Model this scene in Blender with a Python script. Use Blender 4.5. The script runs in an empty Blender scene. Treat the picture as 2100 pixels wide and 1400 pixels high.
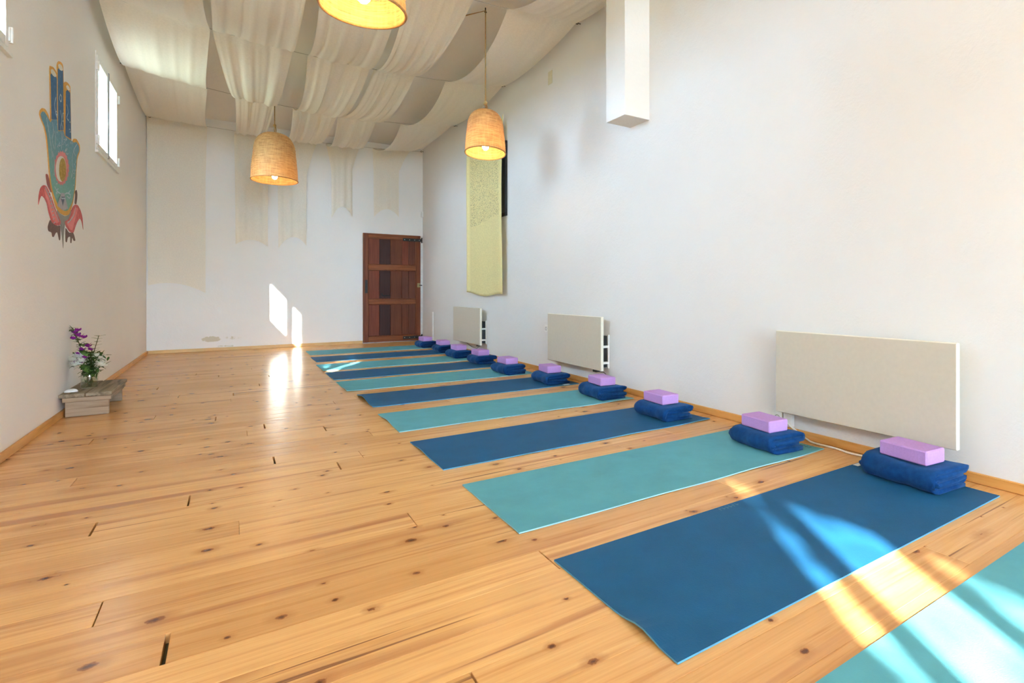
import bpy, math, random
from math import sin, cos, pi, radians, exp, sqrt
from mathutils import Vector, Matrix

C = bpy.context.scene.collection
sc = bpy.context.scene
R = random.Random(7)

# ------------------------------------------------------------------ camera, sky, sun, exposure
CAMH = 0.9407
cam = bpy.data.cameras.new('camera')
cam.sensor_width = 36.0
cam.lens = 1132.2 / 2100 * 36.0
cam.shift_x = -(1298.3 - 1050.0) / 2100.0
cam.shift_y = -(700.0 - 597.5) / 2100.0
cam.clip_start = 0.05
camo = bpy.data.objects.new('camera', cam)
C.objects.link(camo)
camo.location = (0, 0, CAMH)
camo.rotation_euler = (pi / 2, 0, -0.62784)
sc.camera = camo

world = bpy.data.worlds.new('hazy_sky')
sc.world = world
world.use_nodes = True
wb = world.node_tree.nodes['Background']
wb.inputs[0].default_value = (0.58, 0.80, 1.03, 1)
wb.inputs[1].default_value = 30.0

SUND = Vector((0.57, 1.0, -0.695)).normalized()
sun = bpy.data.lights.new('sun', 'SUN')
sun.energy = 42.0
sun.angle = radians(0.55)
sun.color = (1.0, 0.96, 0.9)
suno = bpy.data.objects.new('sun', sun)
C.objects.link(suno)
suno.location = (-6, -9, 9)
suno.rotation_euler = SUND.to_track_quat('-Z', 'Y').to_euler()

sc.view_settings.view_transform = 'Standard'
sc.view_settings.look = 'None'
sc.view_settings.gamma = 1.0
sc.view_settings.use_curve_mapping = False
sc.view_settings.exposure = 0.58
sc.cycles.max_bounces = 14
sc.cycles.diffuse_bounces = 10
sc.cycles.glossy_bounces = 4
sc.cycles.transmission_bounces = 6
sc.cycles.transparent_max_bounces = 16
sc.cycles.sample_clamp_indirect = 8.0
sc.cycles.caustics_reflective = False
sc.cycles.caustics_refractive = False

# ------------------------------------------------------------------ materials
def lin(c):
    return tuple((x / 255 / 12.92) if x / 255 <= 0.04045 else ((x / 255 + 0.055) / 1.055) ** 2.4 for x in c)

class NT:
    def __init__(s, name):
        s.m = bpy.data.materials.new(name)
        s.m.use_nodes = True
        s.t = s.m.node_tree
        s.b = s.t.nodes['Principled BSDF']
        s.out = s.t.nodes['Material Output']
    def n(s, kind, **kw):
        x = s.t.nodes.new(kind)
        for k, v in kw.items():
            if k.startswith('i_'):
                key = k[2:]
                x.inputs[int(key) if key.isdigit() else key.replace('_', ' ')].default_value = v
            else:
                setattr(x, k, v)
        return x
    def l(s, a, b):
        s.t.links.new(a, b)
    def coord(s, kind='Object'):
        return s.n('ShaderNodeTexCoord').outputs[kind]
    def mapping(s, vec, scale=(1, 1, 1), loc=(0, 0, 0)):
        m = s.n('ShaderNodeMapping')
        m.inputs['Scale'].default_value = scale
        m.inputs['Location'].default_value = loc
        s.l(vec, m.inputs['Vector'])
        return m.outputs[0]
    def noise(s, vec, scale, detail=3, rough=0.5, dist=0.0):
        x = s.n('ShaderNodeTexNoise')
        x.inputs['Scale'].default_value = scale
        x.inputs['Detail'].default_value = detail
        x.inputs['Roughness'].default_value = rough
        x.inputs['Distortion'].default_value = dist
        if vec is not None:
            s.l(vec, x.inputs['Vector'])
        return x.outputs['Fac']
    def ramp(s, fac, stops, interp='LINEAR'):
        r = s.n('ShaderNodeValToRGB')
        r.color_ramp.interpolation = interp
        e = r.color_ramp.elements
        while len(e) < len(stops):
            e.new(0.5)
        for el, (p, c) in zip(e, stops):
            el.position = p
            el.color = (*c, 1) if len(c) == 3 else c
        s.l(fac, r.inputs[0])
        return r.outputs[0]
    def mix(s, fac, a, b, blend='MIX'):
        x = s.n('ShaderNodeMix', data_type='RGBA', blend_type=blend)
        for v, i in ((fac, 0), (a, 6), (b, 7)):
            if hasattr(v, 'is_linked') or hasattr(v, 'links'):
                s.l(v, x.inputs[i])
            else:
                x.inputs[i].default_value = v if i == 0 else ((*v, 1) if len(v) == 3 else v)
        return x.outputs[2]
    def math(s, op, a, b=0.0):
        x = s.n('ShaderNodeMath', operation=op)
        for v, i in ((a, 0), (b, 1)):
            if hasattr(v, 'links'):
                s.l(v, x.inputs[i])
            else:
                x.inputs[i].default_value = v
        return x.outputs[0]
    def bump(s, h, strength=0.2, dist=0.01):
        x = s.n('ShaderNodeBump')
        x.inputs['Strength'].default_value = strength
        x.inputs['Distance'].default_value = dist
        s.l(h, x.inputs['Height'])
        s.l(x.outputs[0], s.b.inputs['Normal'])
    def base(s, v):
        if hasattr(v, 'links'):
            s.l(v, s.b.inputs['Base Color'])
        else:
            s.b.inputs['Base Color'].default_value = (*v, 1)
    def rough(s, v):
        if hasattr(v, 'links'):
            s.l(v, s.b.inputs['Roughness'])
        else:
            s.b.inputs['Roughness'].default_value = v

def plain(name, col, rough=0.6, metal=0.0, spec=0.4, mottle=0.06, nscale=30, bump=0.0, bscale=200):
    t = NT(name)
    c = t.coord()
    f = t.noise(c, nscale, 3)
    a = tuple(min(1, x * (1 + mottle)) for x in col)
    b = tuple(x * (1 - mottle) for x in col)
    t.base(t.ramp(f, [(0.3, b), (0.7, a)]))
    t.rough(rough)
    t.b.inputs['Metallic'].default_value = metal
    t.b.inputs['Specular IOR Level'].default_value = spec
    if bump:
        t.bump(t.noise(c, bscale, 2), bump, 0.003)
    return t.m

def plaster(name, col, dirty=False):
    t = NT(name)
    c = t.coord()
    f = t.noise(c, 0.7, 4)
    col_ = t.ramp(f, [(0.25, tuple(x * 0.965 for x in col)), (0.75, tuple(min(1, x * 1.02) for x in col))])
    if dirty:                                   # damp flaking patch low on the end wall
        g = t.n('ShaderNodeSeparateXYZ')
        t.l(c, g.inputs[0])
        m = None
        for cx_, cz_, rx, rz, wgt in ((-0.27, 0.19, 0.17, 0.06, 1.0), (0.02, 0.2, 0.22, 0.05, 0.55), (-0.05, 0.07, 0.4, 0.03, 0.5)):
            dx = t.math('MULTIPLY', t.math('SUBTRACT', g.outputs[0], cx_), 1 / rx)
            dz = t.math('MULTIPLY', t.math('SUBTRACT', g.outputs[2], cz_), 1 / rz)
            d = t.math('ADD', t.math('MULTIPLY', dx, dx), t.math('MULTIPLY', dz, dz))
            k = t.math('MULTIPLY', t.math('MAXIMUM', t.math('SUBTRACT', 1.0, d), 0.0), wgt)
            m = k if m is None else t.math('MAXIMUM', m, k)
        nn = t.noise(c, 22, 4)
        mm = t.ramp(t.math('MULTIPLY', m, nn), [(0.22, (0, 0, 0)), (0.3, (1, 1, 1))])
        col_ = t.mix(mm, col_, (0.66, 0.63, 0.52))
    t.base(col_)
    t.rough(0.85)
    t.b.inputs['Specular IOR Level'].default_value = 0.25
    h1 = t.noise(c, 55, 3, 0.6, 0.6)
    h2 = t.noise(c, 7, 4, 0.6, 1.2)
    t.bump(t.math('ADD', t.math('MULTIPLY', h1, 0.5), h2), 0.24, 0.012)
    return t.m

M = {}
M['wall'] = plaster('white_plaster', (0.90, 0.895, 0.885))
M['wall_right'] = plaster('plaster_darkened_for_light', (0.80, 0.795, 0.785))  # colour darkened below the other walls to even out the light
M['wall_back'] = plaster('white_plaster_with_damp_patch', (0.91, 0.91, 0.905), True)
M['ceiling'] = plaster('ceiling_plaster', (0.90, 0.88, 0.85))

def wood_floor():
    t = NT('varnished_pine')
    c = t.coord()
    rnd = t.n('ShaderNodeObjectInfo').outputs['Random']
    off = t.n('ShaderNodeCombineXYZ')
    t.l(t.math('MULTIPLY', rnd, 91.7), off.inputs[0])
    t.l(t.math('MULTIPLY', rnd, 57.3), off.inputs[1])
    va = t.n('ShaderNodeVectorMath', operation='ADD')
    t.l(c, va.inputs[0]); t.l(off.outputs[0], va.inputs[1])
    v = va.outputs[0]
    # long growth lines
    g = t.noise(t.mapping(v, (1.1, 26, 1)), 1.6, 4, 0.55, 0.9)
    fine = t.noise(t.mapping(v, (3, 160, 1)), 1.0, 2, 0.5, 0.2)
    col = t.ramp(g, [(0.26, (0.54, 0.235, 0.07)), (0.44, (0.70, 0.365, 0.13)), (0.6, (0.74, 0.40, 0.148)), (0.78, (0.78, 0.455, 0.19))])
    col = t.mix(t.ramp(fine, [(0.35, (0, 0, 0)), (0.65, (0.22, 0.22, 0.22))]), col, (0.52, 0.26, 0.085))
    # plank to plank tone
    tone = t.ramp(rnd, [(0.0, (0.86, 0.80, 0.74)), (0.4, (1.0, 1.0, 1.0)), (1.0, (1.08, 1.10, 1.12))])
    col = t.mix(1.0, col, tone, 'MULTIPLY')
    # reddish heart streaks and dark resin lines
    s1 = t.noise(t.mapping(v, (0.42, 11, 1)), 1.0, 3, 0.55, 0.6)
    col = t.mix(t.ramp(s1, [(0.55, (0, 0, 0)), (0.70, (0.9, 0.9, 0.9))]), col, (0.42, 0.165, 0.06))
    s2 = t.noise(t.mapping(v, (0.6, 30, 1)), 1.0, 2, 0.5, 0.4)
    col = t.mix(t.ramp(s2, [(0.70, (0, 0, 0)), (0.735, (0.85, 0.85, 0.85))]), col, (0.19, 0.07, 0.03))
    # knots
    for sx, sy, thr, halo, gate in ((2.7, 3.7, 0.070, 0.20, 0.5), (4.3, 5.2, 0.062, 0.17, 0.66), (1.0, 2.4, 0.03, 0.24, 0.42)):
        vo = t.n('ShaderNodeTexVoronoi', feature='F1', voronoi_dimensions='2D')
        vo.inputs['Scale'].default_value = 1.0
        wob = t.n('ShaderNodeMix', data_type='VECTOR')
        t.l(t.mapping(v, (sx, sy, 1), (sx * 3.1, sy, 0)), vo.inputs['Vector'])
        sep = t.n('ShaderNodeSeparateColor')
        t.l(vo.outputs['Color'], sep.inputs[0])
        ok = t.math('GREATER_THAN', sep.outputs[0], gate)
        wig = t.math('ADD', vo.outputs['Distance'], t.math('MULTIPLY', t.math('SUBTRACT', t.noise(v, 38, 3, .65), 0.5), 0.09))
        wig = t.math('DIVIDE', wig, t.math('ADD', 0.28, t.math('MULTIPLY', sep.outputs[1], 0.72)))
        ha = t.math('MULTIPLY', t.ramp(wig, [(thr * 0.8, (0.7, 0.7, 0.7)), (halo, (0, 0, 0))]), ok)
        kn = t.math('MULTIPLY', t.ramp(wig, [(thr * 0.78, (0.92, 0.92, 0.92)), (thr, (0, 0, 0))]), ok)
        col = t.mix(ha, col, (0.42, 0.17, 0.05))
        core = t.math('MULTIPLY', t.ramp(wig, [(thr * 0.3, (0.85, 0.85, 0.85)), (thr * 0.6, (0, 0, 0))]), ok)
        col = t.mix(kn, col, (0.24, 0.075, 0.02))
        col = t.mix(core, col, (0.085, 0.028, 0.012))
    t.base(col)
    t.rough(0.25)
    t.b.inputs['Specular IOR Level'].default_value = 0.45
    t.bump(t.math('ADD', t.math('MULTIPLY', t.noise(t.mapping(c, (1.5, 9, 1)), 2.2, 3), 1.0), t.math('MULTIPLY', g, 0.12)), 0.10, 0.02)
    return t.m
M['floor'] = wood_floor()

def wood_plain(name, dark, mid, light, axis=0, rough=0.5, freq=30):
    t = NT(name)
    c = t.coord()
    rnd = t.n('ShaderNodeObjectInfo').outputs['Random']
    off = t.n('ShaderNodeCombineXYZ')
    t.l(t.math('MULTIPLY', rnd, 31.7), off.inputs[0]); t.l(t.math('MULTIPLY', rnd, 17.3), off.inputs[1]); t.l(t.math('MULTIPLY', rnd, 11.3), off.inputs[2])
    va = t.n('ShaderNodeVectorMath', operation='ADD')
    t.l(c, va.inputs[0]); t.l(off.outputs[0], va.inputs[1])
    scl = [freq] * 3
    scl[axis] = 2.0
    g = t.noise(t.mapping(va.outputs[0], tuple(scl)), 1.0, 4, 0.6, 0.5)
    t.base(t.ramp(g, [(0.28, dark), (0.5, mid), (0.74, light)]))
    t.rough(rough)
    t.b.inputs['Specular IOR Level'].default_value = 0.2
    t.bump(g, 0.25, 0.003)
    return t.m
M['skirting'] = wood_plain('pine_skirting', (0.50, 0.22, 0.05), (0.64, 0.31, 0.085), (0.70, 0.37, 0.12), 1, 0.35, 24)
M['skirting_x'] = wood_plain('pine_skirting_end', (0.62, 0.36, 0.13), (0.76, 0.50, 0.22), (0.80, 0.56, 0.27), 0, 0.35, 24)
M['weathered'] = wood_plain('weathered_grey_board', (0.10, 0.075, 0.05), (0.24, 0.185, 0.125), (0.36, 0.29, 0.21), 1, 0.8, 34)
M['weathered_x'] = wood_plain('weathered_pallet_wood', (0.22, 0.14, 0.085), (0.36, 0.25, 0.165), (0.44, 0.32, 0.22), 0, 0.8, 30)
M['door_frame'] = wood_plain('red_brown_door_frame', (0.10, 0.022, 0.008), (0.17, 0.042, 0.014), (0.23, 0.065, 0.022), 2, 0.4, 40)
M['door_rail'] = wood_plain('brown_door_rail', (0.13, 0.032, 0.010), (0.21, 0.058, 0.017), (0.29, 0.09, 0.028), 0, 0.4, 40)
for i, (d, m_, l_) in enumerate([((0.12, 0.024, 0.011), (0.17, 0.036, 0.016), (0.21, 0.05, 0.022)),
                                 ((0.028, 0.008, 0.006), (0.042, 0.012, 0.009), (0.065, 0.02, 0.014)),
                                 ((0.085, 0.02, 0.007), (0.125, 0.031, 0.011), (0.17, 0.046, 0.017)),
                                 ((0.075, 0.02, 0.010), (0.11, 0.03, 0.014), (0.145, 0.042, 0.02))]):
    M['door_board%d' % i] = wood_plain('door_board_tone_%d' % i, d, m_, l_, 2, 0.45, 45)

def cloth(name, col, transl=0.35, bump=0.15, weave=420.0, alpha=None):
    t = NT(name)
    c = t.coord()
    f = t.noise(t.mapping(c, (60, 60, 60)), 1.0, 3)
    colr = t.ramp(f, [(0.3, tuple(x * 0.96 for x in col)), (0.7, tuple(min(1, x * 1.02) for x in col))])
    t.base(colr)
    t.rough(0.9)
    t.b.inputs['Specular IOR Level'].default_value = 0.1
    t.bump(t.noise(c, weave, 2), bump, 0.001)
    tr = t.n('ShaderNodeBsdfTranslucent')
    t.l(colr, tr.inputs[0])
    mx = t.n('ShaderNodeMixShader')
    mx.inputs[0].default_value = transl
    t.l(t.b.outputs[0], mx.inputs[1]); t.l(tr.outputs[0], mx.inputs[2])
    t.l(mx.outputs[0], t.out.inputs[0])
    return t.m
M['muslin'] = cloth('cream_muslin', (0.92, 0.875, 0.785), 0.15)
M['muslin_tail'] = M['muslin']

def lace():
    t = NT('yellow_lace')
    c = t.coord()
    col = (0.86, 0.75, 0.38)
    v1 = t.n('ShaderNodeTexVoronoi', feature='DISTANCE_TO_EDGE')
    v1.inputs['Scale'].default_value = 38
    t.l(t.mapping(c, (1, 1.3, 0.8)), v1.inputs['Vector'])
    nz = t.noise(c, 48, 3, 0.6, 1.5)
    hole = t.math('MULTIPLY', t.ramp(v1.outputs['Distance'], [(0.10, (0, 0, 0)), (0.2, (1, 1, 1))]), t.ramp(nz, [(0.42, (0, 0, 0)), (0.55, (1, 1, 1))]))
    colr = t.ramp(nz, [(0.3, tuple(x * 0.9 for x in col)), (0.7, tuple(min(1, x * 1.08) for x in col))])
    t.base(colr); t.rough(0.85); t.b.inputs['Specular IOR Level'].default_value = 0.15
    t.bump(nz, 0.3, 0.004)
    tr = t.n('ShaderNodeBsdfTransparent')
    mx = t.n('ShaderNodeMixShader')
    g = t.n('ShaderNodeSeparateXYZ'); t.l(c, g.inputs[0])
    e = t.math('ABSOLUTE', t.math('SUBTRACT', g.outputs[1], 7.635))
    body = t.ramp(e, [(0.50, (1, 1, 1)), (0.62, (0, 0, 0))])
    up = t.math('GREATER_THAN', t.math('ADD', g.outputs[2], t.math('MULTIPLY', g.outputs[1], 0.08)), 2.55)
    a = t.math('MULTIPLY', t.math('ADD', 0.06, t.math('MULTIPLY', hole, t.math('ADD', 0.16, t.math('MULTIPLY', up, 0.5)))), body)
    t.l(a, mx.inputs[0]); t.l(t.b.outputs[0], mx.inputs[1]); t.l(tr.outputs[0], mx.inputs[2])
    t.l(mx.outputs[0], t.out.inputs[0])
    return t.m
M['lace'] = lace()

def rubber(name, col, amp=0.08):
    t = NT(name)
    c = t.coord()
    f = t.noise(c, 5, 4, 0.6)
    t.base(t.ramp(f, [(0.3, tuple(x * (1 - amp) for x in col)), (0.7, tuple(x * (1 + amp) for x in col))]))
    t.rough(0.66)
    t.b.inputs['Specular IOR Level'].default_value = 0.22
    t.bump(t.noise(c, 260, 2, 0.6), 0.35, 0.0025)
    return t.m
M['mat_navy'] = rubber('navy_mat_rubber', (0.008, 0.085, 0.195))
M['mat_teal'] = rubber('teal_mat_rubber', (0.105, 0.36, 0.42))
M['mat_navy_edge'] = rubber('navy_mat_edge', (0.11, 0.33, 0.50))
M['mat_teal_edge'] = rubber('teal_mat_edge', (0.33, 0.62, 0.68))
M['tag_white'] = plain('printed_tag_white', (0.72, 0.74, 0.72), 0.7)
M['print_grey'] = plain('faint_grey_print', (0.06, 0.15, 0.23), 0.7)
M['print_pale'] = plain('pale_teal_print', (0.17, 0.42, 0.47), 0.7)
M['print_dark'] = plain('dark_print', (0.03, 0.10, 0.12), 0.7)

def fleece():
    t = NT('royal_blue_fleece')
    c = t.coord()
    f = t.noise(c, 40, 4)
    t.base(t.ramp(f, [(0.3, (0.003, 0.032, 0.125)), (0.7, (0.006, 0.052, 0.18))]))
    t.rough(0.95)
    t.b.inputs['Specular IOR Level'].default_value = 0.1
    t.b.inputs['Sheen Weight'].default_value = 0.22
    t.b.inputs['Sheen Roughness'].default_value = 0.5
    t.b.inputs['Sheen Tint'].default_value = (0.25, 0.5, 0.9, 1)
    t.bump(t.noise(c, 300, 2), 0.5, 0.002)
    return t.m
M['fleece'] = fleece()
M['foam'] = plain('lilac_foam', (0.52, 0.30, 0.66), 0.75, 0, 0.25, 0.06, 120, 0.25, 500)
M['radiator'] = plain('beige_heater_stone', (0.60, 0.54, 0.44), 0.55, 0, 0.3, 0.02, 40, 0.05, 300)
M['radiator_edge'] = plain('cream_heater_edge', (0.86, 0.82, 0.70), 0.4, 0, 0.4, 0.02)
M['black'] = plain('black_metal', (0.012, 0.012, 0.013), 0.5, 0, 0.4)
M['iron'] = plain('blackened_iron', (0.03, 0.03, 0.028), 0.5, 0.6, 0.4, 0.3)
M['steel'] = plain('brushed_steel', (0.55, 0.54, 0.52), 0.35, 0.9)
M['brass'] = plain('tarnished_brass', (0.30, 0.22, 0.10), 0.45, 0.7)
M['white_paint'] = plain('white_plastic', (0.84, 0.84, 0.82), 0.4)
M['white_frame'] = plain('white_window_paint', (0.86, 0.87, 0.87), 0.35)
M['grey_gasket'] = plain('grey_gasket', (0.30, 0.31, 0.31), 0.6)
M['cream_plate'] = plain('cream_plate', (0.70, 0.66, 0.50), 0.5)
M['cord_jute'] = plain('jute_cord', (0.36, 0.22, 0.085), 0.9, 0, 0.1, 0.35, 160)
M['wire'] = plain('steel_wire', (0.42, 0.40, 0.37), 0.5, 0.5)
M['cable_white'] = plain('white_cable', (0.80, 0.77, 0.70), 0.5)
M['cable_dark'] = plain('dark_cable', (0.10, 0.09, 0.08), 0.6)

def wicker():
    t = NT('woven_rattan')
    c = t.coord()
    f = t.noise(t.mapping(c, (9, 9, 130)), 1.0, 3, 0.6)
    g = t.noise(t.mapping(c, (60, 60, 8)), 1.0, 2)
    col = t.ramp(f, [(0.3, (0.34, 0.18, 0.06)), (0.55, (0.58, 0.36, 0.135)), (0.75, (0.70, 0.48, 0.21))])
    col = t.mix(t.ramp(g, [(0.4, (0, 0, 0)), (0.7, (0.4, 0.4, 0.4))]), col, (0.74, 0.52, 0.23))
    t.base(col); t.rough(0.6)
    t.bump(f, 0.4, 0.004)
    tr = t.n('ShaderNodeBsdfTranslucent')
    t.l(t.mix(1.0, col, (1.0, 0.72, 0.42), 'MULTIPLY'), tr.inputs[0])
    mx = t.n('ShaderNodeMixShader'); mx.inputs[0].default_value = 0.27
    t.l(t.b.outputs[0], mx.inputs[1]); t.l(tr.outputs[0], mx.inputs[2])
    t.l(mx.outputs[0], t.out.inputs[0])
    return t.m
M['wicker'] = wicker()
M['wicker_rim'] = plain('rattan_rim', (0.42, 0.22, 0.075), 0.6, 0, 0.3, 0.2, 90)

def emitter(name, col, strength):
    t = NT(name)
    t.b.inputs['Base Color'].default_value = (*col, 1)
    t.b.inputs['Emission Color'].default_value = (*col, 1)
    t.b.inputs['Emission Strength'].default_value = strength
    return t.m
M['bulb'] = emitter('lit_bulb', (1.0, 0.68, 0.33), 90.0)

def glass(name, tint=(1, 1, 1), gl=0.08):
    t = NT(name)
    tr = t.n('ShaderNodeBsdfTransparent'); tr.inputs[0].default_value = (*tint, 1)
    gs = t.n('ShaderNodeBsdfGlossy'); gs.inputs['Roughness'].default_value = 0.02
    fr = t.n('ShaderNodeLayerWeight'); fr.inputs[0].default_value = 0.5
    fac = t.math('ADD', gl * 0.5, t.math('MULTIPLY', t.math('POWER', fr.outputs['Facing'], 5.0), 0.6))
    mx = t.n('ShaderNodeMixShader')
    t.l(fac, mx.inputs[0]); t.l(tr.outputs[0], mx.inputs[1]); t.l(gs.outputs[0], mx.inputs[2])
    t.l(mx.outputs[0], t.out.inputs[0])
    return t.m
M['pane'] = glass('window_glass', (0.97, 0.99, 0.99))
M['jar_glass'] = glass('jar_glass', (0.965, 0.98, 0.965), 0.16)
M['water'] = glass('jar_water', (0.93, 0.96, 0.90), 0.06)
M['leaf'] = plain('dark_green_leaf', (0.055, 0.115, 0.022), 0.55, 0, 0.3, 0.3, 40)
M['leaf_light'] = plain('mid_green_leaf', (0.10, 0.17, 0.035), 0.55, 0, 0.3, 0.3, 40)
M['stem'] = plain('green_brown_stem', (0.10, 0.10, 0.035), 0.7)
M['bract'] = plain('magenta_bract', (0.24, 0.02, 0.26), 0.6, 0, 0.2, 0.25, 60)
M['petal_white'] = plain('white_petal', (0.96, 0.96, 0.90), 0.6, 0, 0.2, 0.05, 60)
M['flower_centre'] = plain('brown_flower_centre', (0.22, 0.15, 0.05), 0.7)
M['stone_white'] = plain('white_shell', (0.83, 0.83, 0.84), 0.35)
M['outdoor_leaf'] = plain('garden_leaf', (0.06, 0.13, 0.03), 0.6, 0, 0.2, 0.3, 5)
M['bark'] = plain('tree_bark', (0.14, 0.10, 0.07), 0.9)
M['ground'] = plain('garden_ground', (0.115, 0.12, 0.075), 0.95, 0, 0.1, 0.2, 0.5)
M['bounce_cover_grey'] = plain('dark_bounce_cover', (0.16, 0.155, 0.145), 0.8)  # dark grey for the added covers that cut bounce off the reveals
M['dark_wood'] = plain('black_stained_wood', (0.012, 0.008, 0.007), 0.6)
M['hatch_grey'] = plain('grey_board', (0.12, 0.14, 0.13), 0.7)
M['straw'] = plain('loose_rattan_strand', (0.75, 0.50, 0.22), 0.6)

# ------------------------------------------------------------------ mesh helpers
class MB:
    def __init__(s):
        s.v = []; s.f = []; s.mi = []
    def add(s, verts, faces, mi=0):
        o = len(s.v)
        s.v += [tuple(x) for x in verts]
        s.f += [tuple(i + o for i in f) for f in faces]
        s.mi += [mi] * len(faces)
        return s
    def box(s, x0, x1, y0, y1, z0, z1, mi=0):
        v = [(x0, y0, z0), (x1, y0, z0), (x1, y1, z0), (x0, y1, z0), (x0, y0, z1), (x1, y0, z1), (x1, y1, z1), (x0, y1, z1)]
        return s.add(v, [(3, 2, 1, 0), (4, 5, 6, 7), (0, 1, 5, 4), (1, 2, 6, 5), (2, 3, 7, 6), (3, 0, 4, 7)], mi)
    def bbox(s, x0, x1, y0, y1, z0, z1, b=0.004, mi=0):
        # box with chamfered edges on all sides (24 corner points)
        vs = []; idx = {}
        for i, x in enumerate((x0, x1)):
            for j, y in enumerate((y0, y1)):
                for k, z in enumerate((z0, z1)):
                    sx = b if i == 0 else -b; sy = b if j == 0 else -b; sz = b if k == 0 else -b
                    for a, p in (('x', (x, y + sy, z + sz)), ('y', (x + sx, y, z + sz)), ('z', (x + sx, y + sy, z))):
                        idx[(i, j, k, a)] = len(vs); vs.append(p)
        F = []
        g = lambda *t: idx[t]
        F.append((g(0,0,0,'x'), g(0,0,1,'x'), g(0,1,1,'x'), g(0,1,0,'x')))
        F.append((g(1,0,0,'x'), g(1,1,0,'x'), g(1,1,1,'x'), g(1,0,1,'x')))
        F.append((g(0,0,0,'y'), g(1,0,0,'y'), g(1,0,1,'y'), g(0,0,1,'y')))
        F.append((g(0,1,0,'y'), g(0,1,1,'y'), g(1,1,1,'y'), g(1,1,0,'y')))
        F.append((g(0,0,0,'z'), g(0,1,0,'z'), g(1,1,0,'z'), g(1,0,0,'z')))
        F.append((g(0,0,1,'z'), g(1,0,1,'z'), g(1,1,1,'z'), g(0,1,1,'z')))
        for j in (0, 1):
            for k in (0, 1):
                F.append((g(0,j,k,'y'), g(1,j,k,'y'), g(1,j,k,'z'), g(0,j,k,'z')))
        for i in (0, 1):
            for k in (0, 1):
                F.append((g(i,0,k,'x'), g(i,1,k,'x'), g(i,1,k,'z'), g(i,0,k,'z')))
        for i in (0, 1):
            for j in (0, 1):
                F.append((g(i,j,0,'x'), g(i,j,1,'x'), g(i,j,1,'y'), g(i,j,0,'y')))
        for i in (0, 1):
            for j in (0, 1):
                for k in (0, 1):
                    F.append((g(i,j,k,'x'), g(i,j,k,'y'), g(i,j,k,'z')))
        return s.add(vs, F, mi)
    def tube(s, pts, r, n=8, mi=0, cap=True):
        pts = [Vector(p) for p in pts]
        rs = r if isinstance(r, (list, tuple)) else [r] * len(pts)
        rings = []
        up = Vector((0, 0, 1))
        t0 = (pts[1] - pts[0]).normalized()
        a = t0.cross(up)
        if a.length < 1e-3:
            a = t0.cross(Vector((1, 0, 0)))
        a.normalize()
        V = []
        for i, p in enumerate(pts):
            t = (pts[min(i + 1, len(pts) - 1)] - pts[max(i - 1, 0)]).normalized()
            a = (a - t * a.dot(t))
            if a.length < 1e-6:
                a = t.orthogonal()
            a.normalize()
            b = t.cross(a)
            for k in range(n):
                w = 2 * pi * k / n
                V.append(p + (a * cos(w) + b * sin(w)) * rs[i])
        F = []
        for i in range(len(pts) - 1):
            for k in range(n):
                F.append((i * n + k, i * n + (k + 1) % n, (i + 1) * n + (k + 1) % n, (i + 1) * n + k))
        if cap:
            F.append(tuple(range(n - 1, -1, -1)))
            F.append(tuple(range((len(pts) - 1) * n, len(pts) * n)))
        return s.add(V, F, mi)
    def lathe(s, prof, n=32, c=(0, 0, 0), mi=0, closed=False):
        V = []; F = []
        for r, z in prof:
            for k in range(n):
                w = 2 * pi * k / n
                V.append((c[0] + r * cos(w), c[1] + r * sin(w), c[2] + z))
        m = len(prof)
        for i in range(m if closed else m - 1):
            j = (i + 1) % m
            for k in range(n):
                F.append((i * n + k, i * n + (k + 1) % n, j * n + (k + 1) % n, j * n + k))
        return s.add(V, F, mi)
    def poly_wall(s, pts, x0, x1):
        # flat outline in the plane of the left wall, given as (y, z), from x0 to x1
        n = len(pts)
        V = [(x0, y, z) for y, z in pts] + [(x1, y, z) for y, z in pts]
        F = [tuple(range(n)), tuple(range(2 * n - 1, n - 1, -1))]
        for i in range(n):
            F.append((i, (i + 1) % n, n + (i + 1) % n, n + i))
        return s.add(V, F)
    def ico(s, c, r, sub=1, scale=(1, 1, 1), mi=0):
        import bmesh
        bm = bmesh.new()
        bmesh.ops.create_icosphere(bm, subdivisions=sub, radius=1.0)
        V = [(c[0] + v.co.x * r * scale[0], c[1] + v.co.y * r * scale[1], c[2] + v.co.z * r * scale[2]) for v in bm.verts]
        bm.verts.index_update()
        F = [tuple(v.index for v in f.verts) for f in bm.faces]
        bm.free()
        return s.add(V, F, mi)
    def mesh(s, name, mats, smooth=False):
        me = bpy.data.meshes.new(name)
        me.from_pydata(s.v, [], s.f)
        for m in (mats if isinstance(mats, list) else [mats]):
            me.materials.append(m)
        if any(s.mi):
            me.polygons.foreach_set('material_index', s.mi)
        if smooth is True:
            me.polygons.foreach_set('use_smooth', [True] * len(me.polygons))
        import bmesh
        bm = bmesh.new(); bm.from_mesh(me)
        bmesh.ops.recalc_face_normals(bm, faces=bm.faces)
        bm.to_mesh(me); bm.free()
        me.update()
        return me
    def build(s, name, mats, parent=None, smooth=False, **kw):
        o = bpy.data.objects.new(name, s.mesh(name, mats, smooth))
        C.objects.link(o)
        if parent is not None:
            o.parent = parent
            o.matrix_parent_inverse = Matrix.Identity(4)
        if smooth == 'auto':
            o.data.polygons.foreach_set('use_smooth', [True] * len(o.data.polygons))
            try:
                o.data.set_sharp_from_angle(angle=radians(35))
            except Exception:
                pass
        for k, v in kw.items():
            o[k] = v
        return o

def tag(o, label=None, category=None, group=None, kind=None):
    if label: o['label'] = label
    if category: o['category'] = category
    if group: o['group'] = group
    if kind: o['kind'] = kind
    return o

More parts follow.
